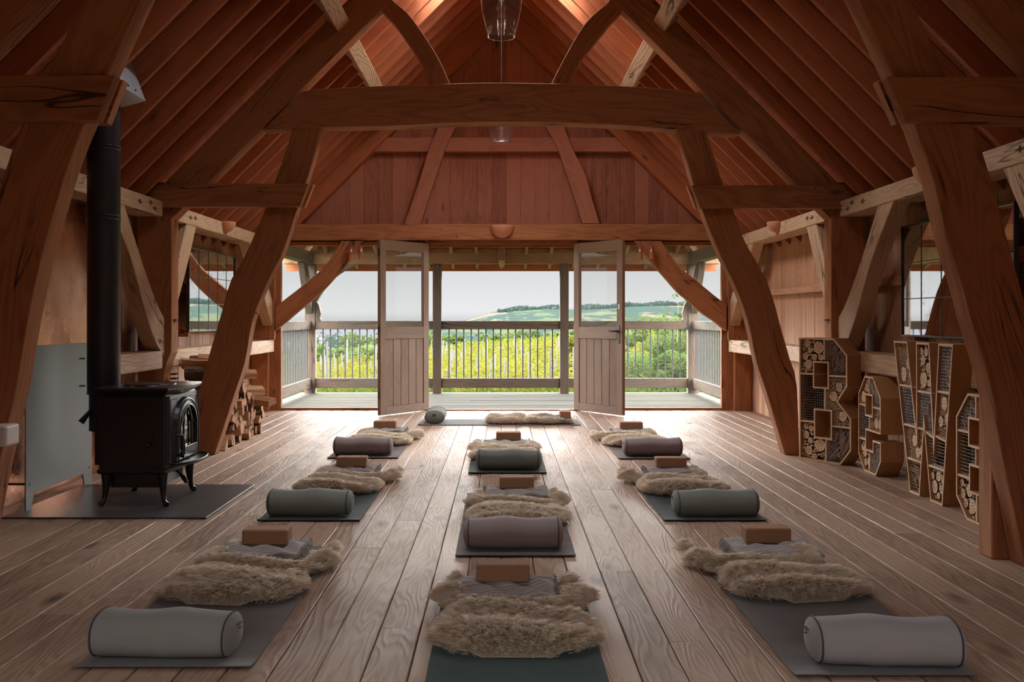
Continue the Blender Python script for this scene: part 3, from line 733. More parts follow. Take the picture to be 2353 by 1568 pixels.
# ------------------------------------------------------------------ mirrors
def mirror(sx, y0, y1, x, label):
    z0, z1 = 1.078, 1.905
    t = thing('wall_mirror', label, 'mirror', (sx*x, (y0+y1)/2, z0)); h = (y1-y0)/2; H = z1-z0
    a, b = sorted((0, sx*.012))
    mb = MB(); mb.box((a, -h, 0), (b, h, H)); mb.build('mirror_glass', M['mirror'], t)
    mb = MB(); f = .014
    c, d = sorted((-sx*.012, sx*.02))
    for lo, hi in (((c,-h-f,-f),(d,-h,H+f)), ((c,h,-f),(d,h+f,H+f)), ((c,-h,-f),(d,h,0)), ((c,-h,H),(d,h,H+f))): mb.box(lo, hi)
    mb.build('mirror_frame', M['black'], t, bevel=.002)
    mb = MB(); e, g_ = sorted((-sx*.003, 0))
    for k in range(1, 5): yy = -h + 2*h*k/5; mb.box((e, yy-.0035, 0), (g_, yy+.0035, H))
    for k in range(1, 3): zz = H*k/3; mb.box((e, -h, zz-.0035), (g_, h, zz+.0035))
    mb.build('glazing_bars', M['cast'], t)
    for yy in (-h+.1, h-.12):
        for zz in (-.02, H*.62):
            p, q = sorted((sx*.02, sx*(XW-x))); mb = MB(); mb.box((p, yy-.05, zz-.04), (q, yy+.05, zz+.06)); mb.build('mounting_block', M['frame'], t, bevel=.003)
mirror(-1, 9.92, 11.62, 3.10, 'gridded antique mirror on the left wall reflecting the vineyard')
mirror(1, 6.10, 7.80, 3.13, 'gridded antique mirror on the right wall above the letters')
# ================================================================== wood burner corner
bx('stone_hearth', (-3.0, 6.0, 0.001), (-1.77, 7.19, .012), 'slate', 'flat dark slate hearth slab under the stove', 'hearth', bevel=.003)
bx('copper_wall_panel', (-3.2, 5.2, .0), (-3.17, 7.9, 2.085), 'copper', 'tall aged copper sheet on the wall behind the stove pipe', 'panel', bevel=.002)
t = thing('heat_shield', 'grey steel heat shield standing between the stove and the copper sheet', 'panel', (-2.94, 6.68, .012))
P = [(-.5,0),(-.43,.0),(-.39,.10),(.34,.10),(.37,.02),(.5,.0),(.5,1.02),(-.46,1.02),(-.49,1.0),(-.5,.96)]
mb = MB(); mb.prism(P, -.004, .004, 'x', g=(0,0,1)); mb.build('shield_plate', M['shield'], t, bevel=.001)
for yy, zz in ((-.46,.93),(-.45,.16),(.45,.13),(.45,.93)):
    mb = MB(); mb.tube([(-.2,yy,zz),(.006,yy,zz)], .008); mb.build('spacer_bolt', M['black'], t)
# stove
sv = thing('wood_burning_stove', 'black cast-iron wood-burning stove with arched glass door on four legs', 'stove', (-2.325, 6.63, .012))
# local: x from back (-) to front (+, towards the room), y across
bx('firebox', (-.22, -.31, .165), (.205, .31, .70), 'cast', parent=sv, bevel=.012)
bx('rear_shield', (-.262, -.27, .19), (-.225, .27, .62), 'cast', parent=sv, bevel=.006)
mb = MB()
def ring(x0, x1, hy, z, bow, n=10):
    pts = [(x0, -hy, z)] + [(x1 + bow*math.cos(PI*(k/n-.5)), -hy + 2*hy*k/n, z) for k in range(n+1)] + [(x0, hy, z)]
    return pts
def skirt(rings, mat, name, parent):
    mb = MB(); m = len(rings[0]); vs = [p for r_ in rings for p in r_]; fs = []
    for i in range(len(rings)-1):
        for k in range(m): fs.append((i*m+k, i*m+(k+1)%m, (i+1)*m+(k+1)%m, (i+1)*m+k))
    fs.append(tuple(range(m-1,-1,-1))); fs.append(tuple((len(rings)-1)*m+k for k in range(m)))
    mb.add(vs, fs); return mb.build(name, M[mat], parent, bevel=.002)
skirt([ring(-.215,.18,.305,.69,.03), ring(-.225,.20,.32,.70,.03), ring(-.235,.225,.345,.725,.035), ring(-.24,.235,.355,.737,.035), ring(-.24,.235,.355,.75,.035), ring(-.235,.23,.35,.754,.035)], 'cast', 'top_plate', sv)
mb = MB(); mb.lathe([(.001,.012),(.13,.012),(.135,.014),(.14,.011),(.15,.011),(.155,.014),(.16,.006),(.162,0)], (0,0,.752), 40, M=Matrix.Diagonal((1,1.25,1,1))); mb.build('top_lid', M['cast'], sv)
skirt([ring(-.215,.19,.30,.13,.03), ring(-.225,.205,.325,.145,.03), ring(-.225,.205,.325,.16,.03), ring(-.215,.20,.31,.175,.03)], 'cast', 'base_plate', sv)
# ash lip
mb = MB(); n = 14
P = [(.20,-.28)] + [(.20+.15*math.sin(PI*k/n)**.6, -.28*math.cos(PI*k/n)) for k in range(1,n)] + [(.20,.28)]
mb.prism(P, .185, .20, 'z'); o = mb.build('ash_lip', M['cast'], sv, bevel=.004)
mb = MB(); mb.tube([(p[0], p[1], .203) for p in P], .006, 6); mb.build('lip_rim', M['cast'], o)
mb = MB(); mb.tube([(.24,-.03,.203),(.26,-.02,.215),(.255,.01,.206),(.235,.03,.214)], .004, 6); mb.build('lip_ornament', M['cast'], o)
bx('ash_pan_box', (-.17, -.24, .03), (.14, .24, .135), 'cast', parent=sv, bevel=.004)
# front plate with side panels
fr = bx('front_plate', (.205, -.31, .185), (.222, .31, .69), 'castrough', parent=sv, bevel=.003)
for sy in (-1, 1):
    mb = MB(); mb.tube([(.222, sy*.302, .19),(.222, sy*.302, .69)], .009, 8); mb.build('corner_bead', M['cast'], fr)
    mb = MB(); mb.tube([(.224, sy*.27, .40),(.224, sy*.27, .66),(.224, sy*.13, .66)], .004, 6); mb.build('panel_bead', M['cast'], fr)
# arched door
dr = thing('stove_door', None, None, (0,0,0)); dr.name = 'stove_door'; dr.parent = sv
for k_ in ('label','category'): 
    if k_ in dr: del dr[k_]
def arch_pts(hw, z0, z1, n=16):
    # from bottom left up over a round top
    zc = z1 - hw
    return [(-hw, z0)] + [(-hw*math.cos(PI*k/n), zc + hw*math.sin(PI*k/n)) for k in range(n+1)] + [(hw, z0)]
O_ = arch_pts(.235, .20, .665); I_ = arch_pts(.165, .30, .60)
mb = MB(); m = len(O_)
vs = [(.222,)+p for p in O_] + [(.248,)+p for p in [(a*.95, b-.006 if b > .3 else b+.01) for a, b in O_]] + [(.256,)+p for p in I_] + [(.225,)+p for p in I_]
fs = []
for L in range(3):
    for k in range(m): fs.append((L*m+k, L*m+(k+1)%m, (L+1)*m+(k+1)%m, (L+1)*m+k))
mb.add(vs, fs, smooth=False); mb.build('arch_surround', M['cast'], dr, bevel=.003, seg=2)
mb = MB()
for hw, z0, z1, r_ in ((.21,.215,.645,.005),(.17,.295,.605,.006)): mb.tube([(.256,)+p for p in arch_pts(hw, z0, z1)], r_, 6)
mb.tube([(.256,-.17,.295),(.256,.17,.295)], .005, 6)
mb.build('arch_bead', M['cast'], dr)
mb = MB()
for sy in (-1, 1):
    mb.tube([(.246, sy*.165*(1-0)+0, .43)] + [(.246, sy*(.165-.165*math.sin(a)*1.0), .43+.165*math.sin(a)) for a in [PI/2*k/8 for k in range(1,9)]], .006, 6)
    mb.tube([(.246, sy*.083, .30)] + [(.246, sy*(.083-.17*(1-math.cos(a))*.48), .40+.19*math.sin(a)) for a in [PI/2*k/8 for k in range(9)]], .008, 6)
    mb.tube([(.246, sy*.083, .40)] + [(.246, sy*(.083+.082*(1-math.cos(a))), .40+.09*math.sin(a)) for a in [PI/2*k/8 for k in range(9)]], .006, 6)
mb.build('tracery', M['cast'], dr)
mb = MB(); mb.prism(arch_pts(.168, .298, .602), .232, .236, 'x'); mb.build('door_glass', glass_mat('stove_glass', dust=.03, tint=(.55,.5,.42), refl=2.2), dr)
mb = MB(); mb.tube([(.25,-.235,.40),(.285,-.225,.40),(.29,-.225,.37),(.29,-.222,.29),(.285,-.22,.265)], [.012,.014,.013,.014,.02], 10); mb.tube([(.25,-.225,.26),(.30,-.22,.255)], [.012,.022], 10); mb.build('door_handle', M['cast'], dr)
for k, (lx, ly) in enumerate(((.175,-.27),(-.185,-.27),(.175,.27),(-.185,.27))):
    s = 1 if ly > 0 else -1; f = 1 if lx > 0 else -1
    pts = [(lx, ly, .15), (lx, ly, .10), (lx+.004*f, ly+.002*s, .055), (lx+.012*f, ly+.008*s, .02), (lx+.03*f, ly+.022*s, .004)]
    mb = MB(); mb.tube(pts, [.034,.027,.019,.014,.02], 8, smooth=True); mb.build('leg', M['cast'], sv)
mb = MB(); mb.tube([(.10,-.314,.35),(.115,-.335,.352),(.118,-.337,.37),(.118,-.337,.41),(.12,-.335,.425)], [.006,.007,.005,.005,.007], 8); mb.lathe([(.001,.012),(.014,.01),(.018,0),(.012,-.012)], (0,0,0), 14, M=Matrix.Translation((.095,-.325,.345)) @ Matrix.Rotation(PI/2,4,'X')); mb.build('side_handle', M['cast'], sv)
mb = MB(); mb.tube([(.14,-.06,.115),(.19,-.06,.12),(.225,-.08,.10)], .006, 8); mb.tube([(.225,-.08,.10),(.25,-.09,.075),(.275,-.10,.045)], [.008,.016,.013], 10); mb.build('air_lever', M['cast'], sv)
mb = MB(); mb.tube([(-.26,0,.50),(-.30,0,.50)], .10, 20); mb.build('flue_outlet', M['cast'], sv)
for ch in list(sv.children):
    if ch.name.startswith('leg'): ch.scale.z = 1.42
    elif ch.name.startswith('ash_pan'): ch.location.z = .082
    elif ch.name.startswith('air_lever'): ch.location.z = .075
    else: ch.scale.z = .879; ch.location.z = .0914
# flue pipe
fp = thing('flue_pipe', 'tall matt black double-wall flue rising from the stove to the roof', 'flue pipe', (-2.645, 6.66, 0))
mb = MB(); mb.tube([(0,0,.46),(0,0,.74)], .092, 32); mb.build('lower_pipe', M['flue'], fp)
mb = MB(); mb.lathe([(.001,.70),(.103,.70),(.105,.71),(.105,2.85)], n=40); mb.build('outer_pipe', M['flue'], fp)
for z in (1.86, 1.885, 2.32, 2.345, .712):
    mb = MB(); mb.lathe([(.1052,z-.004),(.109,z-.003),(.109,z+.003),(.1052,z+.004)], n=40); mb.build('joint_band', M['cast'], fp)
mb = MB(); mb.tube([(-.06,-.06,.60),(-.115,-.09,.52)], [.01,.022], 8); mb.build('elbow_catch', M['cast'], fp)
for z in (.76, .94): 
    mb = MB(); mb.tube([(-.1,-.06,z),(-.13,-.08,z)], .006, 6); mb.build('bracket_screw', M['cast'], fp)
mb = MB(); mb.tube([(-.10,-.06,1.872),(-.125,-.075,1.872)], .008, 6); mb.build('band_clasp', M['cast'], fp)
# galvanised flashing box around the flue at the roof
fb = thing('roof_flashing', 'galvanised sheet-metal flashing where the flue passes through the roof', 'flashing', (-2.60, 6.62, 2.58))
mb = MB()
V_ = [(-.3,-.22,-.02),(.17,-.22,.26),(.17,.14,.26),(-.3,.14,-.02),(-.3,-.22,.1),(.1,-.22,.52),(.1,.14,.52),(-.3,.14,.1),(.22,-.1,.08),(.22,.02,.16)]
mb.add([(.19,-.24,.10),(.19,.16,.10),(-.25,.16,-.02),(-.25,-.24,-.02)], [(0,1,2,3)])
mb.add([(.19,-.24,.10),(.19,.16,.10),(.08,.16,.40),(.08,-.24,.40)], [(0,1,2,3)])
mb.add([(.19,-.24,.10),(-.25,-.24,-.02),(-.25,-.24,.1),(.08,-.24,.40)], [(0,1,2,3)])
mb.add([(.19,.16,.10),(-.25,.16,-.02),(-.25,.16,.1),(.08,.16,.40)], [(0,1,2,3)])
o = mb.build('flashing_sheet', M['galv'], fb); so = o.modifiers.new('t','SOLIDIFY'); so.thickness = .003
for (a,b,c) in ((.185,-.15,.13),(.185,-.02,.13),(.15,-.2,.22)):
    mb = MB(); mb.tube([(a,b,c),(a+.008,b,c)], .006, 6); mb.build('screw', M['black'], fb)

# ------------------------------------------------------------------ firewood: each split log is one thing
rl = random.Random(21)
def log_mesh(k):
    """split log, length along x, a wedge / quarter / half / round section with bark on its back"""
    L = rl.uniform(.30,.38); kind = k % 4
    R = rl.uniform(.06,.085)
    if kind == 0: sec = [(0,-.3*R)] + [(R*math.cos(a), R*math.sin(a)) for a in [.25+1.1*j/5 for j in range(6)]]; nb = 1
    elif kind == 1: sec = [(R*math.cos(a), R*math.sin(a)) for a in [PI*j/7 for j in range(8)]]; nb = 0
    elif kind == 2: sec = [(-R,-.5*R),(.8*R,-.6*R),(.9*R,.3*R),(.1*R,.7*R),(-.8*R,.4*R)]; nb = 9
    else: sec = [(.62*R*math.cos(a), .62*R*math.sin(a)) for a in [2*PI*j/10 for j in range(10)]]; nb = 0
    sec = [(a+rl.uniform(-.004,.004), b+rl.uniform(-.004,.004)) for a, b in sec]
    n = len(sec); mb = MB(); S = 5; vs = []
    for i in range(S+1):
        for a, b in sec: vs.append((-L/2+L*i/S, a+rl.uniform(-.003,.003), b+rl.uniform(-.003,.003)))
    t_ = rl.random(); b0 = len(mb.v)
    for j in range(n):
        mi = 1 if (nb <= j < n-1 and kind in (0,1)) or kind == 3 else 0
        mb.add([vs[i*n+q] for i in range(S+1) for q in (j,(j+1)%n)], [(2*i, 2*i+1, 2*i+3, 2*i+2) for i in range(S)], g=(1,0,0), tint=t_, mi=mi)
    mb.add(vs[:n], [tuple(range(n-1,-1,-1))], tint=t_); mb.add(vs[-n:], [tuple(range(n))], tint=t_)
    return mb, R
protos = []
cols_ = []
y = 9.15; placed = 0
tops = {}
spots = []
yy = 9.12
while yy < 10.62:
    hmax = .92 - (yy-9.1)*.02 if yy < 9.55 else (.62 if yy < 9.9 else (.46 if yy < 10.2 else .34))
    if 9.02 < yy < 9.55: hmax = .80
    z = .05
    while z < hmax:
        spots.append((yy + rl.uniform(-.02,.02), z, hmax)); z += rl.uniform(.074,.092)
    yy += rl.uniform(.09,.108)
src = []
for k in range(12):
    mb, R = log_mesh(k); src.append((mb, R))
made = {}
for i, (yy, z, hm) in enumerate(spots):
    k = rl.randrange(12)
    x = -2.72 + rl.uniform(-.05, .06)
    row = 'on the floor' if z < .08 else ('in the middle of the pile' if z + .12 < hm else 'on top of the pile')
    part = 'beside the far left cruck' if yy < 9.6 else ('halfway along the pile' if yy < 10.15 else 'at the window end of the pile')
    lab = f'split firewood log {row} {part}'
    if k not in made:
        o = src[k][0].build('firewood_log', [M['log'], M['bark']]); made[k] = o
    else:
        o = made[k].copy(); COL.objects.link(o)
    o.location = (x, yy, z + .005)
    o.rotation_euler = (rl.uniform(0, 2*PI), rl.uniform(-.04,.04), rl.uniform(-.12,.12))
    tag(o, lab, 'firewood', f'firewood logs {row} {part}')
for (x, yy, z, rz) in ((-2.60, 9.82, .66, .5), (-2.56, 10.05, .48, .9), (-2.5, 10.3, .36, -.5), (-2.62, 9.3, .82, .3)):
    o = made[2 if 2 in made else list(made)[0]].copy(); COL.objects.link(o); o.location = (x, yy, z); o.rotation_euler = (.3, .05, rz)
    tag(o, 'loose split log sticking out crosswise from the top of the firewood pile', 'firewood', 'loose logs on the firewood pile')

# ================================================================== insect-hotel letters
def inset(poly, d):
    n = len(poly); area = sum(poly[i][0]*poly[(i+1)%n][1]-poly[(i+1)%n][0]*poly[i][1] for i in range(n))
    s = 1 if area > 0 else -1; out = []
    for i in range(n):
        p0 = Vector(poly[i-1]); p1 = Vector(poly[i]); p2 = Vector(poly[(i+1)%n])
        e1 = (p1-p0).normalized(); e2 = (p2-p1).normalized()
        n1 = Vector((-e1.y, e1.x))*s; n2 = Vector((-e2.y, e2.x))*s
        b = n1 + n2; q = b.length_squared
        out.append(tuple(p1 + (b*(2*d/q) if q > .05 else n1*d)))
    return out
def pin(poly, x, y):
    c = False; n = len(poly); j = n-1
    for i in range(n):
        xi, yi = poly[i]; xj, yj = poly[j]
        if (yi > y) != (yj > y) and x < (xj-xi)*(y-yi)/(yj-yi)+xi: c = not c
        j = i
    return c
def edge_d(poly, x, y):
    m = 9; n = len(poly); p = Vector((x, y))
    for i in range(n):
        a = Vector(poly[i]); b = Vector(poly[(i+1)%n]); t = max(0, min(1, (p-a).dot(b-a)/max((b-a).length_squared, 1e-9)))
        m = min(m, (p-(a+(b-a)*t)).length)
    return m
rr = random.Random(77)
DEP = .17
def letter(name, label, outline, holes, bars, cells, Wl, Hl, loc, dirv):
    """u runs along the face, v up, depth goes back to the wall; local x = u, local y = depth, z = up"""
    ang = math.atan2(dirv[1], dirv[0])
    t = thing(name, label, 'letter', (loc[0], loc[1], .002), ang)
    S = lambda P: [(a*Wl, b*Hl) for a, b in P]
    O = S(outline); T = .014; I = inset(O, T)
    back = 1
    def band(A, B, nm):
        mb = MB(); n = len(A); mi = 0
        for i in range(n):
            j = (i+1) % n
            a, b, c, d = A[i], A[j], B[j], B[i]
            tt = rr.random()
            e = (b[0]-a[0], 0, b[1]-a[1])
            mb.add([(a[0],0,a[1]),(b[0],0,b[1]),(c[0],0,c[1]),(d[0],0,d[1])], [(0,1,2,3)], g=e, tint=tt, mi=1)
            mb.add([(a[0],0,a[1]),(b[0],0,b[1]),(b[0],DEP*back,b[1]),(a[0],DEP*back,a[1])], [(0,3,2,1)], g=e, tint=tt, mi=0)
            mb.add([(d[0],0,d[1]),(c[0],0,c[1]),(c[0],DEP*back,c[1]),(d[0],DEP*back,d[1])], [(0,1,2,3)], g=e, tint=tt, mi=0)
        return mb.build(nm, [M['letter'], M['letteredge']], t)
    band(O, I, 'letter_frame')
    mb = MB(); mb.prism(O, DEP-.004, DEP, 'y', g=(0,0,1)); mb.build('back_board', M['dark'], t)
    HS = []
    for h in holes:
        u0, v0, u1, v1 = h; P = S([(u0,v0),(u1,v0),(u1,v1),(u0,v1)]); HS.append(P)
        band(P, inset(P, -T), 'opening_frame')
        mb = MB(); mb.prism(P, DEP-.012, DEP-.005, 'y', g=(0,0,1)); mb.build('opening_back', M['letter'], t)
    BS = []
    for (u0, v0, u1, v1) in bars:
        a = Vector((u0*Wl, v0*Hl)); b = Vector((u1*Wl, v1*Hl)); BS.append((a, b)); mb = MB()
        d = (b-a).normalized(); nn = Vector((-d.y, d.x))*.007
        P = [tuple(a+nn), tuple(a-nn), tuple(b-nn), tuple(b+nn)]
        mb.prism(P, .004, DEP-.01, 'y', g=(d.x,0,d.y), tint=rr.random()); mb.build('divider', M['letteredge'], t)
    def bar_d(x, y):
        m = 9; p = Vector((x, y))
        for a, b in BS:
            k = max(0, min(1, (p-a).dot(b-a)/max((b-a).length_squared, 1e-9))); m = min(m, (p-(a+(b-a)*k)).length-.007)
        return m
    def clear(x, y, r, cell):
        u0, v0, u1, v1 = cell
        if not (u0*Wl+r < x < u1*Wl-r and v0*Hl+r < y < v1*Hl-r): return False
        if not pin(O, x, y) or edge_d(I, x, y) < r: return False
        if not pin(I, x, y): return False
        for H_ in HS:
            if pin(H_, x, y) or edge_d(H_, x, y) < r + T: return False
        return bar_d(x, y) > r
    for cell, kind in cells:
        u0, v0, u1, v1 = cell; pts = []
        rnd = lambda: (rr.uniform(u0*Wl, u1*Wl), rr.uniform(v0*Hl, v1*Hl))
        if kind in ('logs', 'reeds'):
            sizes = ([.050, .040, .032, .026]*4 if kind == 'logs' else [.046, .040, .034])
            for R in sizes:
                for _ in range(60):
                    x, y = rnd(); r_ = R*rr.uniform(.85, 1.1)
                    if clear(x, y, r_, cell) and all((x-a)**2+(y-b)**2 > (r_+c+.002)**2 for a, b, c in pts):
                        pts.append((x, y, r_)); break
            for x, y, r_ in pts:
                mb = MB(); M_ = Matrix.Translation((x, .012+rr.uniform(0,.01), y)) @ Matrix.Rotation(-PI/2, 4, 'X')
                wob = [1+rr.uniform(-.07,.07) for _ in range(16)]
                c_ = [Vector((r_*wob[k]*math.cos(2*PI*k/16), r_*wob[k]*math.sin(2*PI*k/16), 0)) for k in range(16)]
                mb.add([M_ @ p for p in c_], [tuple(range(16))], g=(1,0,0), tint=rr.random(), mi=0)
                vs = [M_ @ p for p in c_] + [M_ @ (p + Vector((0,0,.09))) for p in c_]
                mb.add(vs, [(k, k+16, (k+1)%16+16, (k+1)%16) for k in range(16)], g=(0,1,0), mi=1, smooth=True)
                nh = max(3, int(r_/.0055)); ph = rr.random()*6
                for q in range(nh):
                    a = ph + 2.4*q; rad = r_*.75*math.sqrt((q+.4)/nh)
                    hx, hy = rad*math.cos(a), rad*math.sin(a); hr = .0042
                    mb.add([M_ @ Vector((hx+hr*math.cos(PI*k/4), hy+hr*math.sin(PI*k/4), -.0008)) for k in range(8)], [tuple(range(8))], mi=2)
                mb.build('log_slice', [M['letteredge'], M['bark'], M['hole']], t)
            mb = MB(); small = []
            lim = 500 if kind == 'logs' else 2600
            rs = (.0065, .012) if kind == 'logs' else (.0035, .0055)
            for _ in range(lim):
                x, y = rnd(); r_ = rr.uniform(*rs)
                if clear(x, y, r_, cell) and all((x-a)**2+(y-b)**2 > (r_+c)**2 for a, b, c in pts) and all((x-a)**2+(y-b)**2 > (r_+c)**2*.9 for a, b, c in small): small.append((x, y, r_))
            for x, y, r_ in small:
                d0 = .014 + rr.uniform(0, .015); n = 7
                ring_ = [(x+r_*math.cos(2*PI*k/n), d0, y+r_*math.sin(2*PI*k/n)) for k in range(n)]
                mb.add(ring_, [tuple(range(n))], tint=rr.random(), mi=0)
                mb.add(ring_ + [(p[0], d0+.06, p[2]) for p in ring_], [(k, k+n, (k+1)%n+n, (k+1)%n) for k in range(n)], mi=0)
                if kind == 'reeds' or r_ > .009: mb.add([(x+r_*.4*math.cos(2*PI*k/5), d0-.0006, y+r_*.4*math.sin(2*PI*k/5)) for k in range(5)], [tuple(range(5))], mi=1)
            if small: mb.build('reed_filling' if kind == 'reeds' else 'twig_filling', [M['reed'] if kind == 'reeds' else M['letteredge'], M['hole']], t, kind='stuff')
        elif kind in ('sticks', 'bark'):
            mb = MB(); n = 70 if kind == 'sticks' else 44; base = rr.choice((-.9, .9, .5)); k = 0; tries = 0
            while k < n and tries < 1200:
                tries += 1
                x, y = rnd(); L = rr.uniform(.05, .16); a = PI/2 + base*rr.uniform(.2, 1.0) + rr.uniform(-.3,.3); w = rr.uniform(.003,.006) if kind == 'sticks' else rr.uniform(.006,.014)
                dx, dy = math.cos(a)*L/2, math.sin(a)*L/2
                if clear(x+dx, y+dy, .004, cell) and clear(x-dx, y-dy, .004, cell):
                    d0 = rr.uniform(.022, .07)
                    mb.tube([(x-dx, d0, y-dy), (x+rr.uniform(-.006,.006), d0+rr.uniform(-.01,.01), y), (x+dx, d0+rr.uniform(-.02,.02), y+dy)], [w, w*.9, w*.7], 6); k += 1
            if k: mb.build('stick_bundle', M['stick' if kind == 'sticks' else 'reed'] if kind == 'sticks' else M['stick'], t, kind='stuff')
        if kind == 'cones':
            cones = []
            for _ in range(300):
                x, y = rnd()
                if clear(x, y, .018, cell) and all((x-a)**2+(y-b)**2 > .034**2 for a, b in cones): cones.append((x, y))
            mb = MB()
            for x, y in cones:
                for q in range(22):
                    a = 2.4*q; zz = (q/22-.5)*.05; rad = .022*math.sqrt(max(.05, 1-(zz/.03)**2))
                    c = Vector((x+rad*math.cos(a), .05+rad*math.sin(a)*.8, y+zz)); dd = Vector((math.cos(a), math.sin(a), .4)).normalized()
                    s_ = dd.cross(Vector((0,0,1))).normalized()*.009
                    mb.add([c-s_*.5-dd*.01, c+s_*.5-dd*.01, c+s_+dd*.004, c+dd*.010, c-s_+dd*.004], [(0,1,2,3,4)], tint=rr.random())
            if cones: mb.build('pine_cones', M['cone'], t, kind='stuff')
        if kind == 'cones' or (kind in ('sticks', 'bark') and rr.random() < .7):
            mb = MB(); g_ = .021; y_ = .012
            x = u0*Wl
            while x < u1*Wl:
                run = None; v = v0*Hl
                while v <= v1*Hl+.001:
                    ok = pin(I, x, v) and not any(pin(H_, x, v) for H_ in HS) and v < v1*Hl-.001
                    if ok and run is None: run = v
                    if not ok and run is not None:
                        if v-run > .01: mb.box((x-.0009, y_, run), (x+.0009, y_+.0018, v))
                        run = None
                    v += .005
                x += g_
            v = v0*Hl
            while v < v1*Hl:
                run = None; x = u0*Wl
                while x <= u1*Wl+.001:
                    ok = pin(I, x, v) and not any(pin(H_, x, v) for H_ in HS) and x < u1*Wl-.001
                    if ok and run is None: run = x
                    if not ok and run is not None:
                        if x-run > .01: mb.box((run, y_+.001, v-.0009), (x, y_+.0028, v+.0009))
                        run = None
                    x += .005
                v += g_
            if mb.f: mb.build('wire_mesh', M['wire'], t)
    return t
OB = [(0,0),(.80,0),(1,.125),(1,.375),(.755,.5),(.93,.625),(.93,.87),(.68,1),(0,1)]
HB = [(.30,.605,.56,.80),(.32,.20,.62,.415)]
barsB = [(.49,.985,.49,.825),(.02,.705,.30,.705),(.58,.70,.92,.70),(.50,.595,.50,.42),(.02,.315,.31,.315),(.64,.30,.985,.30),(.52,.19,.52,.01)]
cellsB = [((0,.705,.49,1),'logs'),((.49,.70,.93,1),'sticks'),((0,.315,.50,.705),'cones'),((.50,.30,1,.70),'reeds'),((0,0,.52,.315),'logs'),((.52,0,1,.30),'bark')]
letter('insect_hotel_letter', 'tall wooden letter B filled with log slices, cones and sticks', OB, HB, barsB, cellsB, .55, 1.035, (2.55, 8.57), (.505, -.86))
Oe = [(.28,0),(.78,0),(1,.16),(1,.355),(.66,.355),(.66,.24),(.36,.24),(.36,.435),(1,.435),(1,.80),(.66,1),(.30,1),(0,.80),(0,.16)]
He = [(.34,.60,.62,.80)]
barse = [(.48,.985,.48,.82),(.02,.69,.32,.69),(.64,.69,.98,.69),(.48,.585,.48,.45),(.02,.33,.34,.33),(.50,.225,.50,.01)]
cellse = [((0,.69,.48,1),'logs'),((.48,.69,1,1),'bark'),((0,.33,.48,.69),'cones'),((.48,.435,1,.69),'reeds'),((0,0,.50,.33),'logs'),((.50,0,1,.355),'sticks')]
letter('insect_hotel_letter', 'short wooden letter e between the tall B and the W', Oe, He, barse, cellse, .50, .75, (2.86, 8.02), (-.02, -1))
cellse2 = [((0,.69,.48,1),'sticks'),((.48,.69,1,1),'logs'),((0,.33,.48,.69),'cones'),((.48,.435,1,.69),'bark'),((0,0,.50,.33),'logs'),((.50,0,1,.355),'reeds')]
OW = [(.32,0),(.485,0),(.545,.47),(.66,0),(.84,0),(1,1),(.79,1),(.70,.40),(.62,1),(.41,1),(.42,.44),(.24,1),(0,1)]
OW = [(.30,0),(.47,0),(.545,.46),(.65,0),(.84,0),(1,1),(.78,1),(.705,.40),(.63,1),(.41,1),(.415,.42),(.25,1),(0,1)]
barsW = [(.09,.70,.34,.70),(.42,.68,.67,.68),(.75,.70,.95,.70),(.17,.44,.42,.44),(.43,.44,.53,.44),(.56,.43,.70,.40),(.71,.42,.90,.40),(.23,.22,.49,.22),(.60,.22,.87,.22)]
cellsW = [((0,.70,.38,1),'reeds'),((.05,.44,.42,.70),'cones'),((.40,.68,.70,1),'logs'),((.40,.44,.70,.68),'sticks'),((.72,.70,1,1),'sticks'),((.70,.42,1,.70),'reeds'),((.15,.22,.53,.44),'reeds'),((.2,0,.52,.22),'sticks'),((.56,.22,.92,.42),'cones'),((.58,0,.9,.22),'logs')]
letter('insect_hotel_letter', 'tall wooden letter W below the right wall mirror', OW, [], barsW, cellsW, .97, 1.04, (2.83, 7.22), (-.01, -1))
letter('insect_hotel_letter', 'short wooden letter e half hidden by the near right cruck', Oe, He, barse, cellse2, .52, .757, (2.78, 6.12), (-.01, -1))
# ================================================================== yoga mats and what lies on them
def fabric_mesh_bolster():
    """oval bolster lying along x, resting on z=0"""
    mb = MB(); L = .232; a, b = .114, .076; n = 40; ns = 26; vs = []
    for i in range(ns+1):
        u = -1 + 2*i/ns; x = L*u
        wob = .0015*math.sin(5*u+1) + .0007*math.sin(11*u)
        for k in range(n):
            t = 2*PI*k/n; c, s = math.cos(t), math.sin(t); e = .84
            y = (a+wob*.6)*math.copysign(abs(c)**e, c); z = (b+wob)*math.copysign(abs(s)**e, s)
            if z > 0: z += .004*math.sin(5*u+.6)
            taper = 1-.05*abs(u)**6
            vs.append((x, y*taper, z*taper))
    fs = [(i*n+k, i*n+(k+1)%n, (i+1)*n+(k+1)%n, (i+1)*n+k) for i in range(ns) for k in range(n)]
    mb.add(vs, fs, g=(1,0,0), smooth=True)
    ends = []
    for s_ in (-1, 1):
        em = MB(); base = vs[:n] if s_ < 0 else vs[-n:]; rows = [base]
        for q in range(1, 6):
            f = math.cos(PI/2*q/6); rows.append([(s_*(L+.030*math.sin(PI/2*q/6)), p[1]*f, p[2]*f) for p in base])
        V = [p for r_ in rows for p in r_]; F = [(i*n+k, i*n+(k+1)%n, (i+1)*n+(k+1)%n, (i+1)*n+k) for i in range(5) for k in range(n)]
        F.append(tuple(5*n+k for k in range(n)))
        em.add(V, F, smooth=True); ends.append(em)
    return mb, ends, vs[:n], vs[-n:]
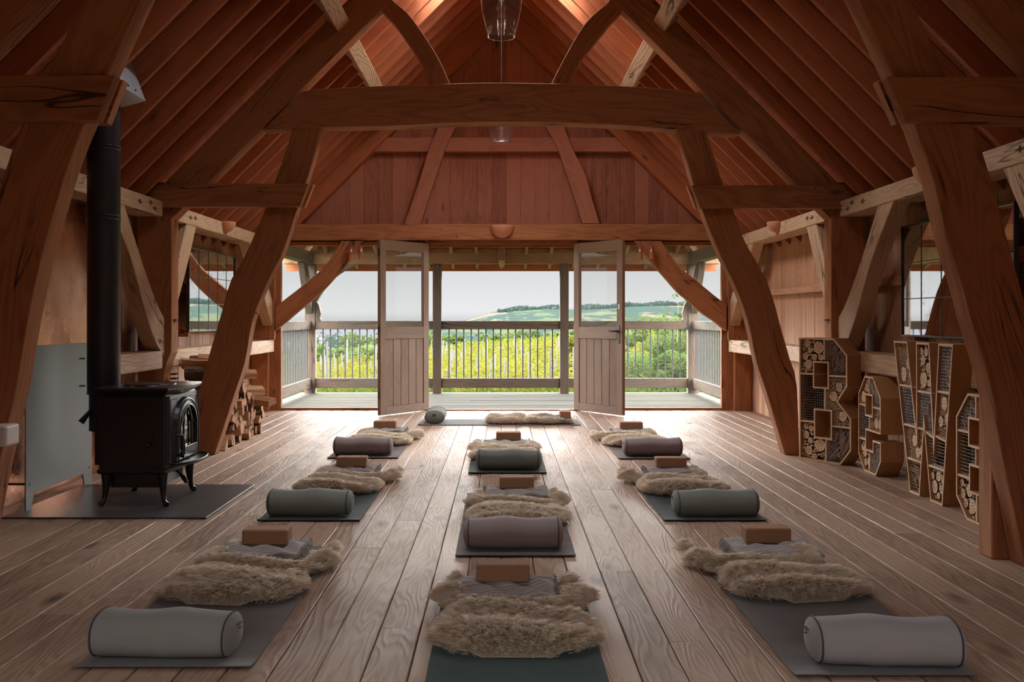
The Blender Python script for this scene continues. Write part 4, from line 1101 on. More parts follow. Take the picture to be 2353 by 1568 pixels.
def make_bolster(mat, label, group):
    t = thing('bolster', label, 'bolster', (0,0,0))
    mb, ends, r0, r1 = fabric_mesh_bolster()
    c = mb.build('bolster_cover', M[mat], t)
    for em in ends: em.build('end_panel', M[mat], t)
    for r_ in (r0, r1):
        p = MB(); p.tube([(q[0], q[1]*1.01, q[2]*1.01) for q in r_] + [(r_[0][0], r_[0][1]*1.01, r_[0][2]*1.01)], .0032, 6, cap=False); p.build('piping', M['piping'], t)
    p = MB(); s = 1
    p.box((.252, -.02, .035), (.268, .02, .037)); p.box((.252,-.006,.02),(.270,.006,.0215)); g = p.build('fabric_tag', M['tagcloth'], t)
    for ch in t.children: ch.location.z = .077
    return t

def cork_block():
    mb = MB(); a, b, h = .1145, .06, .0375; r = .008
    mb.box((-a,-b,0),(a,b,2*h)); return mb
def blanket():
    t = thing('folded_blanket', '-', 'blanket')
    rb = random.Random(5)
    W2, D2 = .21, .175; nx, ny = 44, 22
    for k in range(4):
        mb = MB(); z = .004 + .0105*k; vs = []; w = W2 - rb.uniform(0,.008); dd = D2 - rb.uniform(0,.01); ph = rb.random()*6
        def sheet(zz):
            o_ = []
            for j in range(ny+1):
                for i in range(nx+1):
                    x = -w + 2*w*i/nx; y = -dd + 2*dd*j/ny
                    q = .0035*math.sin(x*38+ph+4*math.sin(y*9)) + .003*noise.noise(Vector((x*14, y*22, ph)))*2
                    q *= 1 + k*.35
                    e = min(1, (1-abs(x)/w)*9, (1-abs(y)/dd)*7)
                    o_.append((x + .003*math.sin(y*30+ph), y + .004*math.sin(x*20+ph), zz + q*(.4+.6*e)*(k+1)/4 + (e-1)*.003))
            return o_
        top = sheet(z+.006); bot = [(p[0], p[1], max(.001, p[2]-.009)) for p in top]
        n1 = nx+1; F = []
        for j in range(ny):
            for i in range(nx):
                q = j*n1+i; F.append((q, q+1, q+n1+1, q+n1)); q2 = q + len(top); F.append((q2, q2+n1, q2+n1+1, q2+1))
        B = [i for i in range(n1)] + [j*n1+nx for j in range(1, ny+1)] + [ny*n1+i for i in range(nx-1,-1,-1)] + [j*n1 for j in range(ny-1,0,-1)]
        for a_, b_ in zip(B, B[1:]+B[:1]): F.append((b_, a_, a_+len(top), b_+len(top)))
        mb.add(top+bot, F, g=(1,0,0), smooth=True); mb.build('blanket_fold', M['blanket'], t)
    mb = MB()
    for q in range(60):
        y = -D2*.95 + 2*D2*.95*q/60; x = W2-.004; z = rb.uniform(.015,.05)
        mb.tube([(x, y, z), (x+.010, y+rb.uniform(-.006,.006), z-.004), (x+.018, y+rb.uniform(-.012,.012), z-rb.uniform(.01,.03))], .0018, 4)
    mb.build('fringe', M['bol_pale'], t)
    return t

def fleece_mesh(seed, NS=30000):
    """sheepskin lying on z=0; local y from -.5 (rump, towards the viewer) to +.5 (neck)"""
    rg = np.random.default_rng(seed)
    ty = np.array([0,.03,.08,.15,.24,.33,.41,.48,.55,.63,.71,.78,.84,.9,.95,.985,1.0])
    tw = np.array([.12,.195,.245,.285,.295,.285,.255,.235,.255,.30,.325,.285,.235,.26,.27,.18,.02])
    tw = tw + rg.uniform(-.014,.014,tw.size)*(tw > .1)
    def hw(t): return np.interp(t, ty, tw)
    def edge(x, t):
        w = hw(t); d = (w-np.abs(x)); return np.clip(np.minimum(d, np.minimum(t, 1-t)*1.0)/.09, 0, 1)
    ph = rg.uniform(0, 6, 4)
    def height(x, t):
        e = edge(x, t); dome = np.sqrt(np.clip(1-(1-e)**2, 0, 1))
        fold = .030*np.exp(-((t-.47-.05*np.sin(x*9+ph[0]))/.035)**2) + .026*np.exp(-((t-.80-.04*np.sin(x*8+ph[1]))/.03)**2)
        hump = .012*np.sin(x*13+ph[2]+3*t) + .009*np.sin(t*24+ph[3]+x*5)
        pr = 1/(1+np.exp((np.abs(x)-.20)/.008))/(1+np.exp(-(t-.625)/.016))
        return (.008 + dome*(.056 + hump*.8) - fold*dome)*(1-pr) + .004*pr
    # skin
    nx, ny = 30, 60; V = []; F = []
    for j in range(ny+1):
        t = j/ny
        for i in range(nx+1):
            u = -1+2*i/nx; x = u*hw(t)*.97; V.append((x, t-.5, float(height(np.array(x), np.array(t)))))
    V = np.array(V)
    n1 = nx+1
    F = [(j*n1+i, j*n1+i+1, (j+1)*n1+i+1, (j+1)*n1+i) for j in range(ny) for i in range(nx)]
    # strands: tapered, curved ribbons gathered in locks
    NL = 2200
    lt = rg.uniform(0,1,NL*3); lx = rg.uniform(-.34,.34,NL*3); k = np.abs(lx) < hw(lt); lt, lx = lt[k][:NL], lx[k][:NL]; NL = len(lt)
    la = rg.normal(0, .55, NL)
    t = rg.uniform(0.0,1,NS*2); x = rg.uniform(-.34,.34,NS*2); k = np.abs(x) < hw(t); t, x = t[k][:NS], x[k][:NS]; NS = len(t)
    # nearest lock through a coarse grid
    li = np.zeros(NS, int)
    for a in range(0, NS, 3000):
        d = (x[a:a+3000,None]-lx[None])**2 + (t[a:a+3000,None]-lt[None])**2; li[a:a+3000] = d.argmin(1)
    w = hw(t); e = edge(x, t)
    dxw = (hw(np.clip(t+.01,0,1))-hw(np.clip(t-.01,0,1)))/.02
    # outward direction
    ox = np.sign(x)*(np.abs(x)/np.maximum(w,.02))**3; oy = np.where(t < .5, -1, 1)*np.clip((1-np.minimum(t,1-t)*8), 0, 1)
    ang = -PI/2 + la[li]*1.0
    bx_ = np.cos(ang)*.55 + ox*1.5*(1-e*.6) + rg.normal(0,.22,NS); by_ = np.sin(ang)*.55 + oy*1.3 + rg.normal(0,.22,NS)
    nb = np.sqrt(bx_**2+by_**2)+1e-6; bx_, by_ = bx_/nb, by_/nb
    prs = 1/(1+np.exp((np.abs(x)-.205)/.01))/(1+np.exp(-(t-.60)/.02))
    L = rg.uniform(.034,.062,NS)*(.75+.25*e)*(1-.85*prs)
    h0 = height(x, t)-.004
    up0 = (np.where(e > .6, 1.0, .6) + rg.normal(0,.15,NS))*(1-prs)
    P = np.zeros((NS,4,3)); P[:,0] = np.stack([x, t-.5, h0], 1)
    lock = np.stack([lx[li], lt[li]-.5], 1)
    cur = P[:,0].copy(); curl = rg.uniform(0, 6.28, NL)[li]
    for s in range(1,4):
        f = s/3; st = L/3; lean = .35+.75*f
        d = np.stack([bx_*lean + .25*np.sin(curl+f*5), by_*lean + .25*np.cos(curl+f*5), up0*(1.15-f*1.05)], 1); d /= np.linalg.norm(d, axis=1, keepdims=True)
        cur = cur + d*st[:,None]
        tgt = lock + np.stack([bx_, by_], 1)*.02
        pull = .22*f
        cur[:,0] += (tgt[:,0]-cur[:,0])*pull*(np.abs(tgt[:,0]-cur[:,0]) < .05); cur[:,1] += (tgt[:,1]-cur[:,1])*pull*(np.abs(tgt[:,1]-cur[:,1]) < .05)
        cur[:,2] = np.maximum(cur[:,2], .004)
        P[:,s] = cur
    side = rg.normal(0,1,(NS,3)); side[:,2] *= .3
    ax = P[:,3]-P[:,0]; side -= ax*(np.sum(side*ax,1)/np.maximum(np.sum(ax*ax,1),1e-9))[:,None]; side /= np.linalg.norm(side,axis=1,keepdims=True)+1e-9
    wd = np.array([.0016,.0014,.0010,.0003])
    A = P + side[:,None,:]*wd[None,:,None]; B = P - side[:,None,:]*wd[None,:,None]
    SV = np.stack([A,B],2).reshape(-1,3)            # per strand: 8 verts a0 b0 a1 b1 ...
    base = (len(V) + np.arange(NS)*8)[:,None]
    q = np.concatenate([base+np.array([0,1,3,2]), base+np.array([2,3,5,4]), base+np.array([4,5,7,6])], 0)
    q = q.reshape(3,NS,4).transpose(1,0,2).reshape(-1,4)
    verts = np.concatenate([V, SV], 0); faces = np.concatenate([np.array(F), q], 0)
    tint = np.concatenate([np.full(len(F), .2), np.repeat(np.clip(rg.normal(.5,.22,NL)[li]+rg.normal(0,.12,NS),0,1), 3)])
    me = bpy.data.meshes.new('sheepskin')
    me.vertices.add(len(verts)); me.vertices.foreach_set('co', verts.astype(np.float32).ravel())
    me.loops.add(len(faces)*4); me.loops.foreach_set('vertex_index', faces.astype(np.int32).ravel())
    me.polygons.add(len(faces)); me.polygons.foreach_set('loop_start', np.arange(0,len(faces)*4,4,dtype=np.int32)); me.polygons.foreach_set('loop_total', np.full(len(faces),4,dtype=np.int32))
    me.update(calc_edges=True); me.attributes.new('tint','FLOAT','FACE').data.foreach_set('value', tint.astype(np.float32))
    me.materials.append(M['fur']); me.update()
    return me
FLE = [fleece_mesh(s, 60000) for s in (1, 2, 3)]

def yoga_mat(mat, loc, rz, label, curl=.0):
    mb = MB(); nx, ny = 8, 36; hx, hy, th = .305, .915, .005; vs = []
    for j in range(ny+1):
        for i in range(nx+1):
            x = -hx+2*hx*i/nx; y = -hy+2*hy*j/ny
            zz = .003 + curl*max(0, 1-(y+hy)/.10)**2 + .0006*math.sin(j*1.7)
            vs.append((x, y, zz+th))
    nb = len(vs); vs += [(p[0], p[1], p[2]-th) for p in vs]; n1 = nx+1; F = []
    for j in range(ny):
        for i in range(nx):
            q = j*n1+i; F.append((q,q+1,q+n1+1,q+n1)); F.append((q+nb,q+n1+nb,q+n1+1+nb,q+1+nb))
    Bd = [i for i in range(n1)] + [j*n1+nx for j in range(1, ny+1)] + [ny*n1+i for i in range(nx-1,-1,-1)] + [j*n1 for j in range(ny-1,0,-1)]
    for a_, b_ in zip(Bd, Bd[1:]+Bd[:1]): F.append((b_, a_, a_+nb, b_+nb))
    mb.add(vs, F, g=(0,1,0))
    o = mb.build('yoga_mat', M[mat], bevel=.0015, label=label, cat='mat'); o.location = loc; o.rotation_euler = (0,0,rz); return o
ZM = .0085   # top of a mat
BOL = {}
CORK = cork_block().build('cork_block', M['cork'], bevel=.009, seg=3); FIRST = {'cork': True, 'blanket': True}
BL0 = blanket()
def place_set(key, matc, bolc, x, yn, row, names, rz=0.0, bol=True, bdy=.19, bx_off=0.0, bz=0.0, blk=(0, 1.64), bl=(0, 1.56), fl=(0, 1.12), fv=0, frz=0.0, flx=1.0, flip=1, curl=.006, blrz=0, ckrz=0):
    """x = centre line, yn = near edge; offsets are measured from the near edge"""
    c, s = math.cos(rz), math.sin(rz)
    def at(dx, dy): return (x + c*dx - s*dy, yn + s*dx + c*dy)
    px, py = at(0, .915)
    yoga_mat(matc, (px, py, 0), rz, f'{names["mat"]} {row}', curl)
    if bol:
        if bolc not in BOL: b = BOL[bolc] = make_bolster(bolc, '-', None)
        else: b = copy_tree(BOL[bolc])
        q = at(bx_off, bdy); b.location = (q[0], q[1], ZM); b.rotation_euler = (0, 0, rz + bz + (PI if flip < 0 else 0)); tag(b, f'{names["bol"]} {row}', 'bolster')
    me = FLE[fv]; o = link('sheepskin', me); q = at(*fl); o.location = (q[0], q[1], ZM); o.rotation_euler = (0,0,rz+frz); o.scale = (flx, 1, 1)
    tag(o, f'{names["fur"]} {row}', 'sheepskin')
    if FIRST['blanket']: b = BL0; FIRST['blanket'] = False
    else: b = copy_tree(BL0)
    q = at(*bl); b.location = (q[0], q[1], ZM+.020); b.rotation_euler = (0,0,rz+blrz+(PI if flip < 0 else 0)); tag(b, f'{names["bla"]} {row}', 'blanket')
    if FIRST['cork']: k = CORK; FIRST['cork'] = False
    else: k = CORK.copy(); COL.objects.link(k)
    q = at(*blk); k.location = (q[0], q[1], ZM+.020+.042); k.rotation_euler = (0,0,rz+ckrz); tag(k, f'{names["crk"]} {row}', 'yoga block')
def nm(m, b, f='cream sheepskin lying across the mat', bl='folded grey striped blanket on the sheepskin', ck='brown cork yoga block on the blanket'):
    return dict(mat=m, bol=b, fur=f, bla=bl, crk=ck)
place_set('C1','mat_green','bol_sage', .052, 2.65, 'in the front place of the centre row', nm('dark green yoga mat', '-'), bol=False, blk=(-.045,1.71), bl=(-.03,1.62), fl=(0.0,1.36), fv=0, flx=1.04)
place_set('C2','mat_mauve','bol_mauve', .072, 5.04, 'in the second place of the centre row', nm('grey-brown yoga mat','mauve-grey bolster'), bdy=.20, bx_off=-.01, blk=(0.03,1.68), bl=(.03,1.60), fl=(.03,1.17), fv=1, flip=-1)
place_set('C3','mat_teal','bol_sage', .047, 7.73, 'in the farthest place of the centre row', nm('dark teal yoga mat','sage-grey bolster'), bdy=.22, bx_off=.01, blk=(.02,1.60), bl=(.0,1.50), fl=(-.02,1.10), fv=2)
place_set('L1','mat_grey','bol_grey', -1.165, 3.43, 'in the front place of the left row', nm('grey yoga mat','grey cotton bolster'), bdy=.145, bx_off=-.03, bz=-.04, blk=(-.02,1.64), bl=(-.03,1.57), fl=(.02,1.22), fv=1, frz=-.10, flx=1.05, curl=.008)
place_set('L2','mat_teal','bol_sage', -1.143, 5.92, 'in the second place of the left row', nm('teal-green yoga mat','sage-green bolster'), bdy=.18, bx_off=-.02, blk=(0,1.76), bl=(-.01,1.68), fl=(.05,1.32), fv=2, frz=-.14)
place_set('L3','mat_mauve','bol_mauve', -1.19, 8.56, 'in the farthest place of the left row', nm('mauve-grey yoga mat','mauve bolster'), bdy=.21, bx_off=-.02, blk=(-.01,1.78), bl=(0,1.70), fl=(.06,1.25), fv=0, frz=-.12)
place_set('R1','mat_grey','bol_pale', 1.29, 3.35, 'in the front place of the right row', nm('wide grey yoga mat','pale grey bolster'), bdy=.14, bx_off=.04, bz=-.06, blk=(.06,1.76), bl=(.06,1.66), fl=(-.04,1.34), fv=2, frz=.16, flx=1.05, flip=-1, curl=.008)
place_set('R2','mat_teal','bol_sage', 1.27, 5.92, 'in the second place of the right row', nm('dark teal-green yoga mat','green-grey bolster'), bdy=.17, bx_off=.03, blk=(.02,1.72), bl=(.03,1.64), fl=(-.05,1.27), fv=0, frz=.14, flip=-1)
place_set('R3','mat_mauve','bol_mauve', 1.305, 8.51, 'in the farthest place of the right row', nm('dull mauve yoga mat','dull mauve bolster'), bdy=.21, bx_off=.01, blk=(.02,1.72), bl=(.03,1.64), fl=(-.07,1.22), fv=1, frz=.13, flip=-1)
# teacher's place: the mat lies crosswise in front of the open doors
place_set('T','mat_grey','bol_sage', -.935, 11.52, 'lying crosswise in front of the open doors', nm('slim grey yoga mat','sage bolster seen end-on, on the mat','long cream sheepskin','folded dark grey blanket at the right end'), rz=-PI/2, bdy=.18, bx_off=.0, blk=(.09,1.66), bl=(.04,1.57), fl=(.06,1.27), fv=2, flx=.8)
# ================================================================== veranda
def deck(): 
    o = board_floor('veranda_deck', M['deckw'], -3.25, 3.25, 13.16, 16.25, 'x', .105, -.005, .03, gap=.006, ch=.003)
    tag(o, 'pale weathered deck boards of the veranda outside the doors', 'deck')
deck()
YR = 16.1
posts = [(-3.07, .17, 'left corner'), (-1.03, .14, 'left of the doorway view'), (1.01, .14, 'right of the doorway view'), (3.08, .17, 'right corner')]
for x, w, nm_ in posts:
    o = bx('veranda_post', (x-w/2, YR-.07, -.3), (x+w/2, YR+.09, 2.07), 'weather', f'weathered veranda post, {nm_}', 'post', g=(0,0,1))
    if abs(x) < 2:
        for z in (1.115, 1.05, .20, .12):
            for dx in (-.045, .045):
                mb = MB(); mb.tube([(x+dx, YR-.078, z), (x+dx, YR-.06, z)], .009, 6); mb.build('peg', M['bark'], o)
    else:
        sx = 1 if x > 0 else -1
        E1 = [(x-sx*.02, 1.2), (x-sx*.10, 1.45), (x-sx*.32, 1.78), (x-sx*.62, 2.0), (x-sx*.9, 2.1)]
        E2 = [(x+sx*.0, 1.62), (x-sx*.1, 1.75), (x-sx*.3, 1.95), (x-sx*.5, 2.08), (x-sx*.62, 2.12)]
        mb = MB(); mb.strip([(a, YR-.05, b) for a, b in E1], [(a, YR-.05, b) for a, b in E2], (0,.11,0), n=18); mb.build('curved_brace', M['weather'], o, bevel=.005)
        mb = MB(); mb.prism([(x-sx*.08, 1.12), (x-sx*.15, 1.13), (x-sx*.175, 1.17), (x-sx*.16, 1.21), (x-sx*.175, 1.28), (x-sx*.14, 1.42), (x-sx*.08, 1.5)], YR-.05, YR+.06, 'y', g=(0,0,1)); mb.build('carved_knee', M['weather'], o, bevel=.004)
        E1 = [(YR-.05, 1.25), (YR-.3, 1.5), (YR-.75, 2.06)]; E2 = [(YR-.05, 1.65), (YR-.25, 1.85), (YR-.45, 2.06)]
        mb = MB(); mb.strip([(x-sx*.04, a, b) for a, b in E1], [(x-sx*.04, a, b) for a, b in E2], (sx*.1,0,0), n=12); mb.build('curved_brace', M['weather'], o, bevel=.005)
def balustrade(p, q, label, n, rails=((.08,.235),(1.02,1.155))):
    """p, q: ends in plan"""
    t = thing('balustrade', label, 'railing', ((p[0]+q[0])/2, (p[1]+q[1])/2, 0), 0)
    v = Vector((q[0]-p[0], q[1]-p[1], 0)); L = v.length; ang = math.atan2(v.y, v.x); t.rotation_euler = (0,0,ang)
    for nm_, (a, b) in zip(('bottom_rail','top_rail'), rails):
        mb = MB(); mb.box((-L/2, -.045, a), (L/2, .045, b), g=(1,0,0)); mb.build(nm_, M['weather'], t, bevel=.008, seg=2)
    for k in range(n):
        x = -L/2 + L*(k+1)/(n+1); mb = MB(); mb.tube([(x,0,rails[0][1]-.02),(x,0,rails[1][0]+.02)], .011, 8); mb.build('baluster', M['stake'], t)
balustrade((-2.985, YR), (-1.10, YR), 'veranda railing with slim bars behind the left open door', 15)
balustrade((-.96, YR), (.94, YR), 'veranda railing with slim bars in the middle of the doorway view', 15)
balustrade((1.08, YR), (2.995, YR), 'veranda railing with slim bars behind the right open door', 15)
balustrade((-3.09, 13.2), (-3.09, YR-.08), 'railing along the left end of the veranda', 24)
balustrade((3.10, 13.2), (3.10, YR-.08), 'railing along the right end of the veranda', 24)
bx('eaves_beam', (-3.5, YR-.06, 2.07), (3.5, YR+.10, 2.262), 'porch', 'brown beam resting on the veranda posts', 'beam', g=(1,0,0), bevel=.01)
for sx in (-1, 1):
    bx('veranda_side_beam', (min(sx*3.0, sx*3.16), 13.2, 2.07), (max(sx*3.0, sx*3.16), YR-.07, 2.25), 'weather', f'side beam of the veranda roof on the {SIDE[sx]}', 'beam', g=(0,1,0), bevel=.01)
    mb = MB(); mb.beam((sx*1.9, 13.25, 2.95), (sx*3.3, 16.6, 2.17), .09, .14); mb.build('hip_rafter', M['porch'], bevel=.006, label=f'slanting corner rafter of the veranda roof on the {SIDE[sx]}', cat='rafter')
bx('tie_block', (-.04, 14.2, 2.02), (.05, 16.04, 2.27), 'porch', 'square timber stub hanging in the middle under the veranda roof', 'beam', g=(0,0,1))
k = 0
for k in range(15):
    x = -2.8 + .4*k
    mb = MB(); mb.beam((x, 13.25, 3.14), (x, 16.72, 2.075), .05, .11); mb.build('veranda_rafter', M['porch'], bevel=.003, label='short rafter of the lean-to veranda roof seen over the doorway', cat='rafter', group='veranda rafters')
mb = MB(); sl = (3.14-2.10)/(16.72-13.25)
for j in range(24):
    y0 = 13.2 + .15*j; y1 = y0+.148; z0 = 3.205 - (y0-13.25)*sl; z1 = 3.205-(y1-13.25)*sl
    mb.add([(-3.6,y0,z0),(3.6,y0,z0),(3.6,y1,z1),(-3.6,y1,z1),(-3.6,y0,z0+.02),(3.6,y0,z0+.02),(3.6,y1,z1+.02),(-3.6,y1,z1+.02)], [(0,3,2,1),(4,5,6,7),(0,1,5,4),(2,3,7,6),(1,2,6,5),(3,0,4,7)], g=(1,0,0), tint=random.random())
mb.box((-3.6, 16.72, 1.985), (3.6, 16.76, 2.16), g=(1,0,0))
mb.build('veranda_roof', M['roof'], label='boarded lean-to roof of the veranda', cat='roof')

# ================================================================== outdoors
def gz(x, y):
    if y < 17: return -1.1
    return -1.1 - .010*(y-16) + .07*max(-25, min(25, x))*min(1, (y-17)/20) + .0*y
def terrain():
    m, nt, out = new_mat('meadow'); n = N(nt)
    tc = n('TexCoord').outputs['Object']
    f = n('TexNoise', {'Vector': tc, 'Scale': 1.3, 'Detail': 8.0, 'Roughness': .7}).outputs['Fac']
    c = n.ramp(f, [(.3, (.012,.02,.005)), (.55, (.024,.032,.009)), (.75, (.03,.03,.012))])
    b = n('BsdfDiffuse', {'Color': c}); nt.links.new(b.outputs[0], out.inputs[0])
    xs = [-90+4*i for i in range(46)]; ysr = [13.3,15,17] + [17+3*j for j in range(1,45)]
    V = [(x, y, gz(x, y)) for y in ysr for x in xs]; w = len(xs)
    F = [(j*w+i, j*w+i+1, (j+1)*w+i+1, (j+1)*w+i) for j in range(len(ysr)-1) for i in range(w-1)]
    mb = MB(); mb.add(V, F, smooth=True); o = mb.build('ground', m, kind='structure'); o['label'] = 'sloping grass field outside'
    mb = MB(); mb.add([(-2500,-400,-14),(2500,-400,-14),(2500,3500,-14),(-2500,3500,-14)], [(0,1,2,3)])
    m2 = plain('far_valley', (.030,.036,.028), rough=1, spec=0, nscale=.02, nvar=.3)
    o = mb.build('ground', m2, kind='structure'); o['label'] = 'flat valley land below the field'
    mb = MB(); mb.add([(-2600,440,-13.8),(-30,440,-13.8),(60,3500,-13.8),(-2600,3500,-13.8)], [(0,1,2,3)])
    mb.build('sea', plain('hazy_sea', (.028,.029,.031), rough=.9, spec=0), label='pale hazy strip of sea on the left horizon', cat='sea')
terrain()
def leaves_mesh(name, mat, fn, n, size, seed, tilt=1.0, aspect=.7):
    """n leaf blades (diamond quads) at points given by fn(rng, n)"""
    rg = np.random.default_rng(seed); P, T = fn(rg, n); n = len(P)
    a = rg.uniform(0, 2*PI, n); d = np.stack([np.cos(a), np.sin(a), rg.normal(0,.6,n)*tilt], 1); d /= np.linalg.norm(d,axis=1,keepdims=True)
    r_ = rg.normal(0,1,(n,3)); s = np.cross(d, r_); s /= np.linalg.norm(s,axis=1,keepdims=True)
    L = size*rg.uniform(.6,1.3,n)[:,None]
    V = np.stack([P-d*L*.5, P+s*L*.5*aspect*.8-d*L*.05, P+d*L*.5, P-s*L*.5*aspect*.8-d*L*.05], 1).reshape(-1,3)
    me = bpy.data.meshes.new(name); me.vertices.add(4*n); me.vertices.foreach_set('co', V.astype(np.float32).ravel())
    me.loops.add(4*n); me.loops.foreach_set('vertex_index', np.arange(4*n,dtype=np.int32)); me.polygons.add(n)
    me.polygons.foreach_set('loop_start', np.arange(0,4*n,4,dtype=np.int32)); me.polygons.foreach_set('loop_total', np.full(n,4,dtype=np.int32)); me.update(calc_edges=True)
    me.attributes.new('tint','FLOAT','FACE').data.foreach_set('value', np.clip(T,0,1).astype(np.float32)); me.materials.append(mat); me.update(); return me
def vine_pts(rg, n):
    x = rg.normal(0,.38,n); y = rg.normal(0,.16,n); z = .25+1.0*rg.beta(1.6,1.4,n) + .12*np.sin(x*9)
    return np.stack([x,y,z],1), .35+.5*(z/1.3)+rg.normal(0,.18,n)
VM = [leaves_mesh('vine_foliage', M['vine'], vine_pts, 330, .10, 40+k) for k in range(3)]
stake_me = None
rv = random.Random(12); nv = 0
mbk = MB(); mbk.box((-.015,-.015,0),(.015,.015,1.62)); 
vines = []
y = 18.6; row = 0
while y < 62 and nv < 300:
    half = 4.6*(y/16) ; half = min(half, 13)
    x = -half*.95 - 0.2 + rv.random()*.6
    dx = .95 if y < 30 else (1.3 if y < 45 else 1.9)
    while x < min(half, 1.2+y*.11) and nv < 300:
        if not (x > 2.4 and y < 27):
            vines.append((x+rv.uniform(-.12,.12), y+rv.uniform(-.15,.15))); nv += 1
        x += dx
    y += 1.75 if y < 30 else 2.6; row += 1
proto_v = None
for i, (x, y) in enumerate(vines):
    if i == 0:
        t = thing('grape_vine', None, None); f = link('vine_foliage', VM[0], t)
        s = mbk.build('stake', M['stake'], t)
        w = MB(); w.tube([(.03,0,0),(.05,.02,.3),(.0,.0,.6),(.06,0,.9)], [.025,.02,.015,.01], 6); w.build('vine_trunk', M['bark'], t); proto_v = t
    else:
        t = copy_tree(proto_v)
        for ch in t.children:
            if ch.name.startswith('vine_foliage'): ch.data = VM[i % 3]
            if ch.name.startswith('stake'): ch.scale.z = rv.uniform(.8,1.12); ch.rotation_euler = (rv.uniform(-.05,.05), rv.uniform(-.05,.05), 0); ch.location.x = rv.uniform(-.3,.3)
    t.location = (x, y, gz(x, y)); t.rotation_euler = (0,0,rv.uniform(-.2,.2)); k = rv.uniform(.85,1.1); t.scale = (k*(1.0 if y < 30 else 1.4), k, k)
    zone = 'just beyond the veranda railing' if y < 27 else ('in the middle of the vineyard' if y < 42 else 'towards the back of the vineyard')
    tag(t, f'staked grape vine with yellow-green leaves {zone}', 'vine', f'grape vines {zone}')
# rest of the vineyard
def field(rg, n):
    y = rg.uniform(46, 78, n); y = np.round(y/2.6)*2.6 + rg.normal(0,.25,n); x = rg.uniform(-20, 12, n)
    z = np.array([gz(a, b) for a, b in zip(x, y)]) + .25 + rg.beta(1.6,1.4,n)*1.05
    return np.stack([x,y,z],1), .5+rg.normal(0,.25,n)
o = link('vineyard_foliage', leaves_mesh('vineyard_foliage', M['vine'], field, 26000, .22, 88)); tag(o, 'distant yellow-green mass of the farthest vine rows', 'vineyard', kind='stuff')
# tall grass and bracken right behind the deck
def gr(rg, n):
    x = rg.uniform(-5.5, 5.5, n); y = rg.uniform(16.5, 18.6, n); z = -1.1 + rg.uniform(.2, 1.12, n)
    return np.stack([x,y,z],1), rg.uniform(0,1,n)
me = leaves_mesh('tall_grass', M['grass'], gr, 16000, .16, 5, tilt=3.0, aspect=.16)
o = link('tall_grass', me); tag(o, 'tall green grass and weeds growing up to the edge of the deck', 'grass', kind='stuff')
# shrubs and trees
def blob_pts(R, H, lobes, seed, z0=.15):
    rr_ = np.random.default_rng(seed); C = np.stack([rr_.normal(0,.38,lobes)*R, rr_.normal(0,.38,lobes)*R, (z0+(1-z0)*rr_.uniform(0,1,lobes)**.8)*H*.86], 1)
    S = R*rr_.uniform(.22,.45,lobes)*(1.15-.6*C[:,2]/H)
    def fn(rg, n):
        k = rg.integers(0, lobes, n); d = rg.normal(0,1,(n,3)); d /= np.linalg.norm(d,axis=1,keepdims=True)
        rad = S[k]*rg.uniform(.55,1.08,n)**.6
        P = C[k] + d*rad[:,None]; P[:,2] = np.maximum(P[:,2], .03)
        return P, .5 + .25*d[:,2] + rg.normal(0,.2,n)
    return fn
def plant(name, label, cat, loc, R, H, lobes, n, size, mat, seed, group=None, trunk=True, asp=.6):
    t = thing(name, label, cat, loc, 0, group)
    link('foliage', leaves_mesh('foliage', M[mat], blob_pts(R, H, lobes, seed), n, size, seed, aspect=asp), t)
    if trunk:
        mb = MB(); rq = random.Random(seed)
        mb.tube([(0,0,-.1),(R*.05,0,H*.3),(-R*.05,0,H*.6),(0,0,H*.85)], [R*.06,R*.05,R*.035,R*.01], 7)
        for k in range(5):
            a = rq.uniform(0,6.28); mb.tube([(0,0,H*rq.uniform(.2,.5)),(R*.4*math.cos(a),R*.4*math.sin(a),H*rq.uniform(.5,.8))], [R*.03,R*.008], 5)
        mb.build('stems', M['bark'], t)
    return t
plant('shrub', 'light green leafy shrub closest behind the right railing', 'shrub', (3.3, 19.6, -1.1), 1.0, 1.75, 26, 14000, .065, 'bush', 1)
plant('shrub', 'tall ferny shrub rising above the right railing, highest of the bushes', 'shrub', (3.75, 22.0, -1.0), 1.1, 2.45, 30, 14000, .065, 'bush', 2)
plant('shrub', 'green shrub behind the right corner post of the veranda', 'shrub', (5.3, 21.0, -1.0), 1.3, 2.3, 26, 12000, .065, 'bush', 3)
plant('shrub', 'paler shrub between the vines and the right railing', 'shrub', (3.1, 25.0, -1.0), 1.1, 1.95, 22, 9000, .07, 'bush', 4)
t = thing('tall_sprig', 'single leafy sprig sticking up against the sky above the shrubs', 'sprig', (3.62, 20.6, 1.2))
mb = MB(); mb.tube([(0,0,-.5),(.02,0,.2),(.0,0,.45),(.05,0,.68)], [.008,.006,.004,.002], 5)
for (a,b,c) in ((-.22,.12,.05),(-.30,.02,-.1),(.18,.12,.02),(-.05,.45,.0),(.1,.3,0),(.02,.62,0)): mb.tube([(0,0,b-.1),(a*.6,0,b-.02),(a,0,b)], .003, 4)
mb.build('stem', M['bark'], t)
def sp(rg, n):
    c = np.array([(-.22,0,.12),(-.30,0,.02),(.18,0,.12),(.02,0,.2),(-.05,0,.45),(.1,0,.3),(.05,0,.66),(.0,0,.05),(.1,0,.05)]); k = rg.integers(0,len(c),n)
    return c[k]+rg.normal(0,.035,(n,3)), rg.uniform(0,.6,n)
link('leaves', leaves_mesh('leaves', M['green'], sp, 46, .10, 9, aspect=.8), t)
plant('shrub', 'wide rounded pale green bush at the left end of the vineyard', 'shrub', (-8.2, 52, -2.7), 2.4, 2.4, 30, 9000, .22, 'bush', 11)
